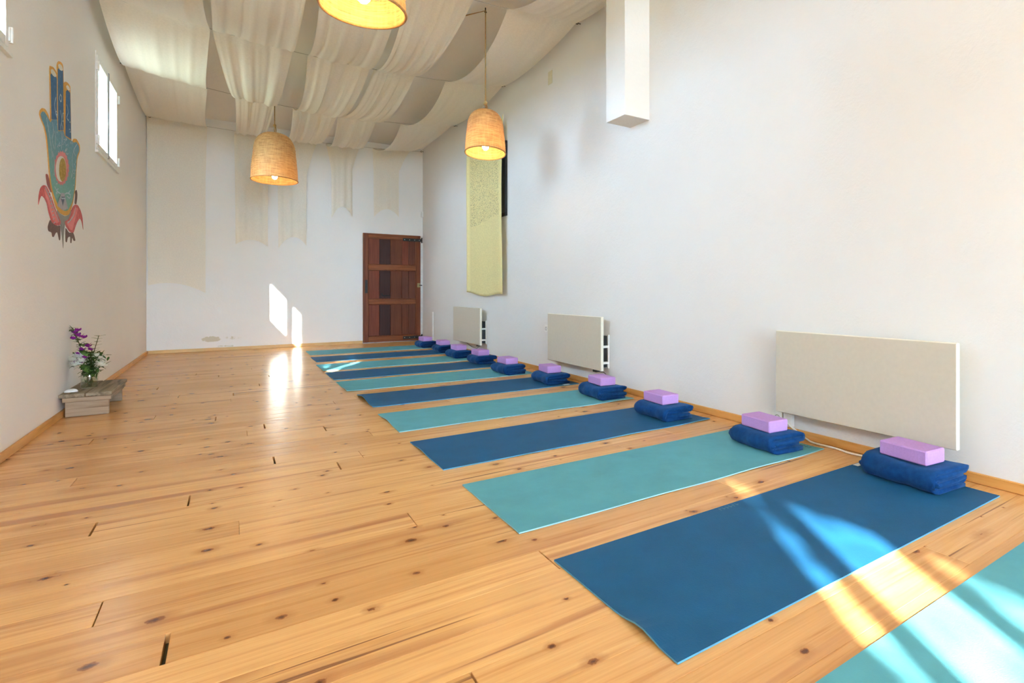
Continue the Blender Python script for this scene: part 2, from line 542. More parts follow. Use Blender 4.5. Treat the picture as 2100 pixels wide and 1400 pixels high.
def empty(name, loc=(0, 0, 0), rz=0.0, label=None, category=None, group=None, kind=None):
    o = bpy.data.objects.new(name, None)
    o.empty_display_size = 0.1
    C.objects.link(o)
    o.location = loc
    o.rotation_euler = (0, 0, rz)
    return tag(o, label, category, group, kind)

def copy_tree(o, parent=None):
    c = o.copy()
    C.objects.link(c)
    if parent is not None:
        c.parent = parent
    for ch in list(o.children):
        copy_tree(ch, c)
    return c

# ------------------------------------------------------------------ room shell
XL, XR, YB, YF = -1.04, 2.962, 10.962, -5.9
def ceil_z(y):
    return 3.66 + 0.03 * (YB - y)

# --- floor: sub-base with individual pine boards
fl = MB().box(XL - 0.3, XR + 0.3, YF - 0.3, YB + 0.3, -0.14, -0.028).build('floor', M['ground'], kind='structure')
ROW0, PITCH = 1.984, 0.1605
JOINT = {0: [(-0.143, .011)], 2: [(-0.318, .003)], 7: [(-0.446, .007)], 8: [(-0.158, .006)], 5: [(0.022, .0012)], 3: [(0.602, .003)],
         -1: [(0.90, .004)], -4: [(0.476, .005)], 11: [(0.189, .008)], 9: [(0.466, .007)], 12: [(-0.633, .003)], 15: [(0.514, .007)],
         17: [(0.181, .008)], 20: [(-0.10, .007)], 22: [(-0.47, .005)], 27: [(0.007, .008)], 28: [(-0.39, .006)], 32: [(-0.587, .008)],
         38: [(-0.333, .008)], 18: [(-0.716, .004)], 30: [(0.22, .005)], 34: [(0.33, .006)], 36: [(-0.124, .007)]}
def plank(x0, x1, y0, y1, tilt):
    b = 0.0011
    V = []
    for z, e in ((-0.028, 0), (-b, 0), (0.0, b)):
        for x, y in ((x0 + e, y0 + e), (x1 - e, y0 + e), (x1 - e, y1 - e), (x0 + e, y1 - e)):
            V.append((x, y, z + (0 if z < -0.02 else tilt * ((y - y0) / (y1 - y0) - 0.5))))
    F = [(3, 2, 1, 0), (8, 9, 10, 11)]
    for k in (0, 4):
        for i in range(4):
            j = (i + 1) % 4
            F.append((k + i, k + j, k + 4 + j, k + 4 + i))
    MB().add(V, F).build('plank', M['floor'], fl)
rr = random.Random(21)
row = -11
while True:
    y1 = ROW0 + PITCH * row
    y0 = y1 - PITCH
    if y0 > YB - 0.002:
        break
    y1 = min(y1, YB - 0.001)
    js = list(JOINT.get(row, []))
    if js:
        if rr.random() < 0.8:
            js.append((rr.uniform(js[0][0] + 1.25, min(2.6, js[0][0] + 2.4)), .0012))
    else:
        js = [(rr.uniform(-0.6, 2.6), .0012)] if rr.random() < .5 else [(rr.uniform(1.2, 2.6), .0012)]
    xs = XL - 0.005
    for x, g in sorted(js):
        if x < XR - 0.12:
            plank(xs, x - g / 2, y0 + .0003, y1 - .0003, rr.uniform(-.0005, .0005))
            xs = x + g / 2
    plank(xs, XR + 0.005, y0 + .0003, y1 - .0003, rr.uniform(-.0005, .0005))
    row += 1
ynear = ROW0 - PITCH * 12
k = 0
y = ynear
while y > YF:                                   # boards behind the camera, two rows wide each
    y0 = max(y - PITCH * 2, YF)
    plank(XL - 0.005, XR + 0.005, y0 + .0004, y - .0004, 0.0)
    y = y0

# --- walls
def wall_with_holes(name, axis, face, back, a0, a1, ztop, holes, mat):
    """a slab wall; axis 'x' = wall in the y/z plane, axis 'y' = wall in the x/z plane; ztop(a) gives the height"""
    cuts = sorted({a0, a1, *[h[0] for h in holes], *[h[1] for h in holes]})
    mb = MB()
    for c0, c1 in zip(cuts[:-1], cuts[1:]):
        mid = (c0 + c1) / 2
        zs = [0.0 - 0.14]
        here = [h for h in holes if h[0] <= mid <= h[1]]
        spans = []
        z = -0.14
        for h in sorted(here, key=lambda q: q[2]):
            spans.append((z, h[2])); z = h[3]
        spans.append((z, None))
        for s0, s1 in spans:
            if s1 is not None and s1 - s0 < 1e-4:
                continue
            t0 = s1 if s1 is not None else ztop(c0)
            t1 = s1 if s1 is not None else ztop(c1)
            if axis == 'x':
                v = [(face, c0, s0), (back, c0, s0), (back, c1, s0), (face, c1, s0), (face, c0, t0), (back, c0, t0), (back, c1, t1), (face, c1, t1)]
            else:
                v = [(c0, face, s0), (c0, back, s0), (c1, back, s0), (c1, face, s0), (c0, face, t0), (c0, back, t0), (c1, back, t1), (c1, face, t1)]
            mb.add(v, [(3, 2, 1, 0), (4, 5, 6, 7), (0, 1, 5, 4), (1, 2, 6, 5), (2, 3, 7, 6), (3, 0, 4, 7)])
    return mb.build(name, mat, kind='structure')
WIN = {1: (7.14, 8.33, 2.27, 3.20), 2: (3.46, 4.65, 2.30, 3.22), 3: (-4.90, -3.30, 2.60, 3.95)}
WT = 0.20
top = lambda a: ceil_z(a) + 0.05
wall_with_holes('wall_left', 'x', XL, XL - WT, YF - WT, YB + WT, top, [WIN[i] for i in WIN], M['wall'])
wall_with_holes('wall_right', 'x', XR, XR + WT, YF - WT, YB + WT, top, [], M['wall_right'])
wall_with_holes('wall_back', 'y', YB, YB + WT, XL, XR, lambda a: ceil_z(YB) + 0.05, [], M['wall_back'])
DOORS = [(-0.75, 1.0, 0.0, 2.5), (1.1, 2.85, 0.0, 2.5), (-0.75, 2.85, 2.66, 3.95)]
wall_with_holes('wall_front', 'y', YF, YF - WT, XL, XR, lambda a: ceil_z(YF) + 0.05, DOORS, M['wall'])
mb = MB()
mb.add([(XL - .1, YF - .1, ceil_z(YF)), (XR + .1, YF - .1, ceil_z(YF)), (XR + .1, YB + .1, ceil_z(YB)), (XL - .1, YB + .1, ceil_z(YB)),
        (XL - .1, YF - .1, ceil_z(YF) + .12), (XR + .1, YF - .1, ceil_z(YF) + .12), (XR + .1, YB + .1, ceil_z(YB) + .12), (XL - .1, YB + .1, ceil_z(YB) + .12)],
       [(3, 2, 1, 0), (4, 5, 6, 7), (0, 1, 5, 4), (1, 2, 6, 5), (2, 3, 7, 6), (3, 0, 4, 7)])
mb.build('ceiling', M['ceiling'], kind='structure')
MB().box(-60, 60, -70, 60, -0.5, -0.3).build('terrain', M['ground'], kind='structure')

MB().box(XL - .6, XR + .6, YF - 6.2, YF - WT - .005, 4.3, 4.4).build('added_sun_shield', M['wall'], kind='structure')  # unseen slab added to keep direct sun out of the front glazing

# skirting
def skirt(name, x0, x1, y0, y1, m, along):
    cuts = []
    if along == 'y':
        a = y0
        root = empty(name, kind='structure')
        i = 0
        while a < y1 - 0.01:
            b_ = min(a + 2.45 + 0.1 * (i % 2), y1)
            MB().bbox(x0, x1, a + .0006, b_ - .0006, 0.0006, 0.052, 0.004).build('board', m, root)
            a = b_; i += 1
    else:
        a = x0
        root = empty(name, kind='structure')
        while a < x1 - 0.01:
            b_ = min(a + 1.6, x1)
            MB().bbox(a + .0006, b_ - .0006, y0, y1, 0.0006, 0.052, 0.004).build('board', m, root)
            a = b_
skirt('baseboard_left', XL + .0005, XL + 0.018, YF, YB - 0.001, M['skirting'], 'y')
skirt('baseboard_right', XR - 0.018, XR - .0005, YF, YB - 0.045, M['skirting'], 'y')
skirt('baseboard_back', XL + 0.019, 1.905, YB - 0.018, YB - .0005, M['skirting_x'], 'x')

# boxed pier hanging on the right wall
tag(MB().bbox(2.70, XR + 0.02, 3.838, 4.13, 2.445, ceil_z(4.13) + 0.04, 0.003).build('trim_1', M['wall'], kind='structure'))

# --- windows on the left wall
def window(idx, y0, y1, z0, z1, sashes, bars=None):
    root = empty('window_%d' % idx, (XL, (y0 + y1) / 2, z0), kind='structure')
    cy = (y0 + y1) / 2
    H = z1 - z0
    L = y1 - y0
    f = MB()
    d0, d1 = -0.065, 0.006
    t = 0.028
    e = 0.0008
    f.box(d0, d1, -L / 2 + e, -L / 2 + t, e, H - e); f.box(d0, d1, L / 2 - t, L / 2 - e, e, H - e)
    f.box(d0, d1, -L / 2 + t, L / 2 - t, e, t); f.box(d0, d1, -L / 2 + t, L / 2 - t, H - t, H - e)
    f.build('window_frame', M['white_frame'], root)
    MB().box(0.0, 0.022, -L / 2 - 0.004, L / 2 + 0.004, -0.022, 0.0).build('window_sill', M['white_frame'], root)
    MB().box(-WT - .03, -.0655, -L / 2 + .001, L / 2 - .001, .0005, .012).build('added_bounce_cover', M['bounce_cover_grey'], root)  # dark cover added over the reveal bottom to weaken sun bounce
    w = (L - 2 * t) / sashes
    for i in range(sashes):
        cu = [-L / 2 + t] + ([b - cy for b in bars] if bars else [-L / 2 + t + q_ * w for q_ in range(1, sashes)]) + [L / 2 - t]
        a = cu[i] + .0015
        b_ = cu[i + 1] - .0015
        s = MB(); q = 0.05
        x0, x1 = -0.045, 0.012
        s.bbox(x0, x1, a, a + q, t, H - t, .004); s.bbox(x0, x1, b_ - q, b_, t, H - t, .004)
        s.bbox(x0, x1, a + q, b_ - q, t, t + q, .004); s.bbox(x0, x1, a + q, b_ - q, H - t - q, H - t, .004)
        so = s.build('sash', M['white_frame'], root)
        MB().box(-0.028, -0.022, a + q - .004, b_ - q + .004, t + q - .004, H - t - q + .004).build('pane', M['pane'], so)
        left = (i == 0)
        hy = a - 0.012 if left else b_ + 0.012
        for hz in (0.10, H - 0.14):
            h = MB()
            h.tube([(0.018, hy, hz - 0.045), (0.018, hy, hz + 0.045)], 0.011, 8)
            h.box(0.0065, 0.02, hy - 0.02, hy + 0.02, hz - 0.038, hz + 0.038)
            h.build('hinge', M['white_frame'], so)
    for i in range(1, sashes):
        a = cu[i]
        MB().box(-0.04, 0.019, a - 0.013, a + 0.013, t, H - t).build('meeting_strip', M['grey_gasket'], root)
    hb = MB()
    a = cu[1]
    hb.box(0.0195, 0.028, a - 0.016, a + 0.016, H * .42, H * .42 + 0.11)
    hb.tube([(0.03, a, H * .42 + .06), (0.055, a, H * .42 + .06), (0.058, a + .01, H * .42 - .05)], 0.009, 8)
    hb.build('handle', M['white_frame'], root)
window(1, *WIN[1], 2)
window(2, *WIN[2], 2)
window(3, *WIN[3], 3, (-4.28, -3.66))

# glazed doors behind the camera
def glazed(idx, x0, x1, z0, z1, n):
    root = empty('window_%d' % idx, ((x0 + x1) / 2, YF, z0), kind='structure')
    L = x1 - x0; H = z1 - z0
    w = L / n
    for i in range(n):
        a = -L / 2 + i * w + .002; b_ = a + w - .004
        s = MB(); q = 0.08
        s.box(-0.0, 0, 0, 0, 0, 0) if False else None
        s.box(a, a + q, -0.07, -0.01, .002, H - .002); s.box(b_ - q, b_, -0.07, -0.01, .002, H - .002)
        s.box(a + q, b_ - q, -0.07, -0.01, .002, q * 1.4); s.box(a + q, b_ - q, -0.07, -0.01, H - q, H - .002)
        so = s.build('sash', M['white_frame'], root)
        MB().box(a + q - .003, b_ - q + .003, -0.045, -0.038, q * 1.4 - .003, H - q + .003).build('pane', M['pane'], so)
    return root
for j, d in enumerate(DOORS):
    glazed(4 + j, *d, 2 if j < 2 else 3)

# ------------------------------------------------------------------ the wooden door
def door():
    root = empty('door_1', (1.909, YB, 0.0), kind='structure')
    W, H = 1.0, 2.0
    yf = -0.045
    for x0, x1 in ((0, 0.085), (W - 0.085, W)):
        MB().bbox(x0, x1, yf, -.002, 0.015, H, 0.004).build('stile', M['door_frame'], root)
    for z0, z1 in ((H - 0.085, H), (1.335, 1.43), (0.71, 0.80), (0.015, 0.12)):
        MB().bbox(0.0855, W - 0.0855, yf + .002, -.003, z0, z1, 0.004).build('rail', M['door_rail'], root)
    xs = [0.0855, 0.275, 0.465, 0.665, 0.785, W - 0.0855]
    mats = [[0, 1, 2, 0, 3], [0, 1, 2, 3, 3], [0, 1, 2, 2, 3]]
    for r_, (z0, z1) in enumerate(((1.4305, H - 0.0855), (0.8005, 1.3345), (0.1205, 0.7095))):
        for i in range(5):
            MB().bbox(xs[i] + .0008, xs[i + 1] - .0008, yf + .016 + .001 * (i % 2), -.004, z0, z1, 0.003).build('panel_board', M['door_board%d' % mats[r_][i]], root)
        for (a0, a1, c0, c1) in ((0.0857, 0.098, z0, z1), (W - 0.098, W - 0.0857, z0, z1), (0.098, W - 0.098, z1 - .012, z1), (0.098, W - 0.098, z0, z0 + .012)):
            MB().bbox(a0, a1, yf + .005, yf + .0158, c0, c1, 0.003).build('moulding', M['door_frame'], root)
    for z in (H - 0.085, 0.075):
        st = MB().bbox(0.68, W + 0.018, yf - .007, yf - .001, z - .028, z + .028, .002).build('hinge_strap', M['iron'], root)
        for x in (0.71, 0.80, 0.89, 0.975):
            MB().ico((x, yf - .007, z), 0.009, 1, (1, .5, 1)).build('rivet', M['steel'], st, True)
        MB().tube([(W + 0.022, yf - .004, z - .05), (W + 0.022, yf - .004, z + .05)], 0.011, 8).build('pin', M['iron'], st)
    pl = MB().bbox(0.028, 0.072, yf - .006, yf - .001, 0.91, 1.15, .002).build('lock_plate', M['iron'], root)
    MB().tube([(0.05, yf - .006, 1.055), (0.05, yf - .045, 1.055), (0.075, yf - .052, 1.055), (0.165, yf - .05, 1.057)], 0.0085, 8).build('lever_handle', M['black'], pl)
    MB().lathe([(0.012, 0), (0.016, .004), (0.012, .008), (0.001, .009)], 12).build('knob', M['steel'], pl)
    kb = pl.children[-1]; kb.rotation_euler = (pi / 2, 0, 0); kb.location = (0.05, yf - .006, 0.965)
    la = MB().bbox(W - 0.062, W - 0.01, yf - .014, yf - .001, 1.02, 1.10, .003).build('latch', M['brass'], root)
    MB().tube([(W - 0.03, yf - .01, 1.06), (W + 0.025, yf - .012, 1.058)], 0.009, 8).build('bolt', M['iron'], la)
    MB().bbox(W + .006, W + .045, -.012, -.001, 0.0, 2.0, .002).build('jamb_strip', M['white_paint'], root)
door()

# ------------------------------------------------------------------ ceiling wires, hooks and muslin
WIRES = []
def wire_pt(w, s):
    (a, b_, sag) = w
    p = Vector(a) + (Vector(b_) - Vector(a)) * s
    return Vector((p.x, p.y, p.z - sag * 4 * s * (1 - s)))
def wire_at_x(w, x):
    s = (x - w[0][0]) / (w[1][0] - w[0][0])
    return wire_pt(w, s)
WD = [((XL, 0.55, 3.78), (XR, 0.75, 3.9), .17), ((XL, 2.65, 3.72), (XR, 2.9, 3.82), .17), ((XL, 4.7, 3.66), (XR, 5.02, 3.75), .15), ((XL, 6.75, 3.60), (XR, 7.0, 3.69), .16),
      ((XL, 8.55, 3.55), (XR, 8.95, 3.63), .17), ((XL, 10.86, 3.54), (XR, 10.90, 3.61), .07)]
wn = ['behind the camera end of the room', 'nearest the camera', 'second from the camera', 'over the middle of the room', 'above the farther left lamp', 'along the end wall']
wl = ['thin wire carrying the muslin nearest the room front', 'thin wire carrying the muslin just behind the nearest lamp', 'thin wire carrying the muslin by the hanging pier',
      'thin wire carrying the muslin over the middle of the room', 'thin wire carrying the muslin one row before the end wall', 'thin wire carrying the muslin along the end wall']
for i, w in enumerate(WD):
    o = MB().tube([wire_pt(w, s / 20) for s in range(21)], 0.0022, 6).build('ceiling_wire', M['wire'])
    tag(o, wl[i], 'wire', 'wires across the ceiling')
    for side, p in (('left', Vector(w[0])), ('right', Vector(w[1]))):
        sg = 1 if side == 'left' else -1
        hk = MB()
        pts = [(p.x, p.y, p.z), (p.x + sg * .03, p.y, p.z)]
        hk.tube(pts, 0.004, 6)
        hk.tube([(p.x + sg * (.03 + .014 - .014 * cos(a)), p.y, p.z + .014 * sin(a)) for a in [2 * pi * q / 10 for q in range(10)]], 0.0035, 6)
        o = hk.build('wall_hook', M['iron'])
        o['label'] = 'small dark screw eye on the %s wall, wire %s' % (side, ['at the room front', 'behind the nearest lamp', 'by the hanging pier', 'over the middle', 'before the end wall', 'along the end wall'][i])
        tag(o, None, 'hook', 'screw eyes at the wire ends')

def muslin(name_label, edges, sags, tail, seed, fold=0.012, tailfold=0.012, nx=44, pinch=0.02):
    """edges: per wire index (xL, xR); sags per segment; tail: (xL, xR, z_left, z_mid, z_right)"""
    rg = random.Random(seed)
    ks = sorted(edges)
    ph = [[(rg.uniform(3, 6), rg.uniform(0, 6.28), 1.0), (rg.uniform(8, 13), rg.uniform(0, 6.28), .7), (rg.uniform(16, 24), rg.uniform(0, 6.28), .4)] for _ in ks]
    rows = []
    def folds(i, u):
        return sum(a * sin(f * u * 2 * pi / 2 + p) for f, p, a in ph[i % len(ph)])
    NV = 18
    for si in range(len(ks) - 1):
        k0, k1 = ks[si], ks[si + 1]
        for j in range(NV + (1 if si == len(ks) - 2 else 0)):
            t = j / NV
            row = []
            for i in range(nx + 1):
                u = i / nx
                e0, e1 = edges[k0], edges[k1]
                p0 = wire_at_x(WD[k0], e0[0] + (e0[1] - e0[0]) * u)
                p1 = wire_at_x(WD[k1], e1[0] + (e1[1] - e1[0]) * u)
                p = p0 + (p1 - p0) * t
                bul = 4 * t * (1 - t)
                sg = sags[si]
                sgu = sg[0] + (sg[1] - sg[0]) * u if isinstance(sg, tuple) else sg
                # blend the folds of this bay from one wire to the next
                wf = sin(pi * t) ** 0.5
                amp = fold * (0.35 + 0.65 * wf)
                p.z -= sgu * bul ** 0.92 + 0.004
                p.z += amp * (folds(si, u) * (1 - t) + folds(si, u + 0.03) * t)
                p.x += amp * 0.5 * folds(si + 1, u) + pinch * bul * (1 - 2 * u)
                row.append(p)
            rows.append(row)
    kl = ks[-1]
    eL, eR = edges[kl]
    tl, tr, zl, zm, zr = tail
    NT_ = 22
    for j in range(1, NT_ + 1):
        t = j / NT_
        row = []
        for i in range(nx + 1):
            u = i / nx
            g = min(1.0, t * 3.0) ** 0.8
            x = (eL + (eR - eL) * u) * (1 - g) + (tl + (tr - tl) * u) * g
            top_ = wire_at_x(WD[kl], eL + (eR - eL) * u)
            zb = zl * (1 - u) * (1 - 2 * u) + zm * 4 * u * (1 - u) + zr * u * (2 * u - 1)
            z = top_.z + (zb - top_.z) * t
            yy = top_.y + (YB - 0.022 - top_.y) * min(1, t * 4) ** .7
            yy -= 0.004 + tailfold * (0.5 + 0.5 * sin(7 * 2 * pi * u / 2 + ph[0][0][1]) * .6 + .4 * sin(17 * u + ph[0][1][1])) * (0.4 + .6 * t)
            x += 0.006 * sin(3.1 * t + seed) * (1 - u)
            row.append(Vector((x, yy, z)))
        rows.append(row)
    V = [p for r_ in rows for p in r_]
    n = nx + 1
    F = [(a * n + i, a * n + i + 1, (a + 1) * n + i + 1, (a + 1) * n + i) for a in range(len(rows) - 1) for i in range(nx)]
    o = MB().add(V, F).build('muslin_drape', M['muslin'], None, True)
    tag(o, name_label, 'drape', 'muslin strips under the ceiling')
    return o
muslin('cream muslin strip along the left wall with the longest tail on the end wall',
       {0: (-1.0, -.2), 1: (-1.0, -.2), 2: (-.99, -.19), 3: (-.97, -.175), 4: (-1.0, -.25), 5: (-1.03, -.316)}, [.14, .14, .14, .17, .10], (-1.02, -.34, 1.03, 1.06, .915), 3, .006, .006)
muslin('narrow gathered cream muslin strip hanging lowest, ending left of the lower lamp',
       {0: (-.15, .45), 1: (-.15, .5), 2: (-.16, .5), 3: (-.16, .516), 4: (.03, .455), 5: (.028, .41)}, [.2, .2, .2, .22, .17], (.035, .475, 1.70, 1.78, 1.68), 11, .012, .02)
muslin('cream muslin strip down the ceiling middle, tail ending right behind the lower lamp',
       {0: (.5, 1.1), 1: (.52, 1.12), 2: (.56, 1.18), 3: (.65, 1.27), 4: (.66, 1.2), 5: (.70, 1.19)}, [.2, .2, .2, .2, .17], (.617, 1.026, 1.66, 1.86, 1.72), 23, .013, .02)
muslin('cream muslin strip right of the middle with a short tail left of the door',
       {0: (1.1, 1.7), 1: (1.14, 1.72), 2: (1.2, 1.78), 3: (1.32, 1.77), 4: (1.205, 1.72), 5: (1.31, 1.86)}, [.2, .2, .2, .18, .17], (1.40, 1.735, 2.22, 2.44, 2.27), 37, .013, .02)
muslin('flat cream muslin strip beside the right wall with a short tail above the door',
       {0: (2.1, 2.9), 1: (2.12, 2.9), 2: (2.12, 2.90), 3: (2.15, 2.92), 4: (2.07, 2.86), 5: (2.06, 2.72)}, [(.2, .12), (.2, .12), (.19, .12), (.18, .12), (.17, .1)], (2.09, 2.52, 2.30, 2.46, 2.33), 41, .003, .014, 44, .04)

# ------------------------------------------------------------------ rattan pendant lamps
def pendant(x, y, zr, rad, height, cord_pts, label, seed, strand=False, zb=.07):
    root = empty('pendant_lamp', (x, y, zr), 0, label, 'lamp', 'rattan pendant lamps')
    # woven shell : dome profile
    prof = []
    NP = 46
    for i in range(NP + 1):
        t = i / NP
        if t < 0.58:
            r = rad * (1.0 - 0.10 * (t / .58) ** 1.5)
            z = height * t
        else:
            a = (t - .58) / .42 * (pi / 2)
            r = rad * 0.90 * max(0.0, cos(a)) ** 0.62
            z = height * (.58 + .42 * sin(a))
        prof.append((max(r, rad * .04), z))
    n = 96
    V = []
    for i, (r, z) in enumerate(prof):
        for k in range(n):
            w = 2 * pi * k / n
            rr_ = r + (0.006 * rad / .25) * (1 if (i % 2) == 0 else -1) * cos(w * 24) * .5
            V.append((rr_ * cos(w), rr_ * sin(w), z))
    F = [(i * n + k, i * n + (k + 1) % n, (i + 1) * n + (k + 1) % n, (i + 1) * n + k) for i in range(NP) for k in range(n)]
    F.append(tuple(range(NP * n, NP * n + n)))
    shd = MB().add(V, F).build('lamp_shade', M['wicker'], root, True)
    rim = MB().lathe([(rad * 1.0 + .007 * cos(a), .007 * sin(a)) for a in [2 * pi * q / 8 for q in range(8)]], 64, closed=True)
    rim.build('rim', M['wicker_rim'], shd, True)
    sck = MB().lathe([(0.001, height * .95), (0.02, height * .95), (0.022, zb + .09), (0.02, zb + .042), (0.001, zb + .042)], 14).build('socket', M['iron'], root, True)
    MB().ico((0, 0, zb), 0.034, 2, (1, 1, 1.25)).build('bulb', M['bulb'], sck, True)
    pts = [Vector(p) - Vector((x, y, zr)) for p in cord_pts]
    cd = MB().tube([(0, 0, height * .98)] + [tuple(p) for p in pts], 0.006, 7)
    cdo = cd.build('cord', M['cord_jute'], root, True)
    zz = height + .1 * rad / .25
    MB().ico((0, 0, zz), 0.02, 2, (1, 1, 1.2)).build('knot', M['cord_jute'], cdo, True)
    MB().tube([(0.012, 0, height * .985), (0.016, 0, height + .05), (0.008, 0, zz)], 0.006, 6).build('loop', M['cord_jute'], cdo, True)
    tilt = {1: .05, 2: .11}.get(seed, 0)
    if tilt:                                     # the shades hang a little askew on their loops
        dv = Vector((-x, -y, 0)).normalized()
        axis = Vector((0, 0, 1)).cross(dv)
        mt = Matrix.Translation((0, 0, height)) @ Matrix.Rotation(-tilt, 4, axis) @ Matrix.Translation((0, 0, -height))
        shd.matrix_local = mt; sck.matrix_local = mt
    if strand:
        for q, (p0, p1, p2) in enumerate((((-.30, -.95, 0.0), (-.10, -1.08, -.035), (.16, -1.10, -.04)), ((-.42, -.88, 0.005), (-.25, -1.0, -.02), (-.02, -1.06, -.03)))):
            MB().tube([(p0[0] * rad, p0[1] * rad, p0[2]), (p1[0] * rad, p1[1] * rad, p1[2]), (p2[0] * rad, p2[1] * rad, p2[2])], 0.0025, 5).build('loose_strand', M['straw'], shd)
    return root
pendant(0.475, 9.12, 2.475, 0.276, 0.655, [(0.475, 9.12, 3.30), (0.475, 9.12, ceil_z(9.12))],
        'lit rattan dome lamp hanging left of the door above the far mats', 1, False, .055)
cz2 = ceil_z(5.4)
pendant(2.085, 5.43, 2.335, 0.198, 0.44, [(2.085, 5.43, 3.2), (2.085, 5.43, cz2 - .03), (1.95, 5.62, cz2 - .04), (1.70, 5.90, cz2 - .03), (1.30, 6.35, cz2 - .035), (0.9, 6.8, cz2 - .05)],
        'smaller lit rattan dome lamp in front of the yellow lace hanging', 2)
pendant(0.499, 2.85, 2.268, 0.186, 0.42, [(0.499, 2.85, 3.3), (0.499, 2.85, ceil_z(2.85))],
        'rattan lamp cut off by the top edge with loose strands on its rim', 3, True)
hk = MB().tube([(2.085, 5.43, cz2 + .004), (2.085, 5.43, cz2 - .03), (2.095, 5.43, cz2 - .045), (2.075, 5.43, cz2 - .045)], 0.006, 6).build('ceiling_hook', M['iron'])
tag(hk, 'small dark ceiling hook over which the smaller lamp cord bends', 'hook')

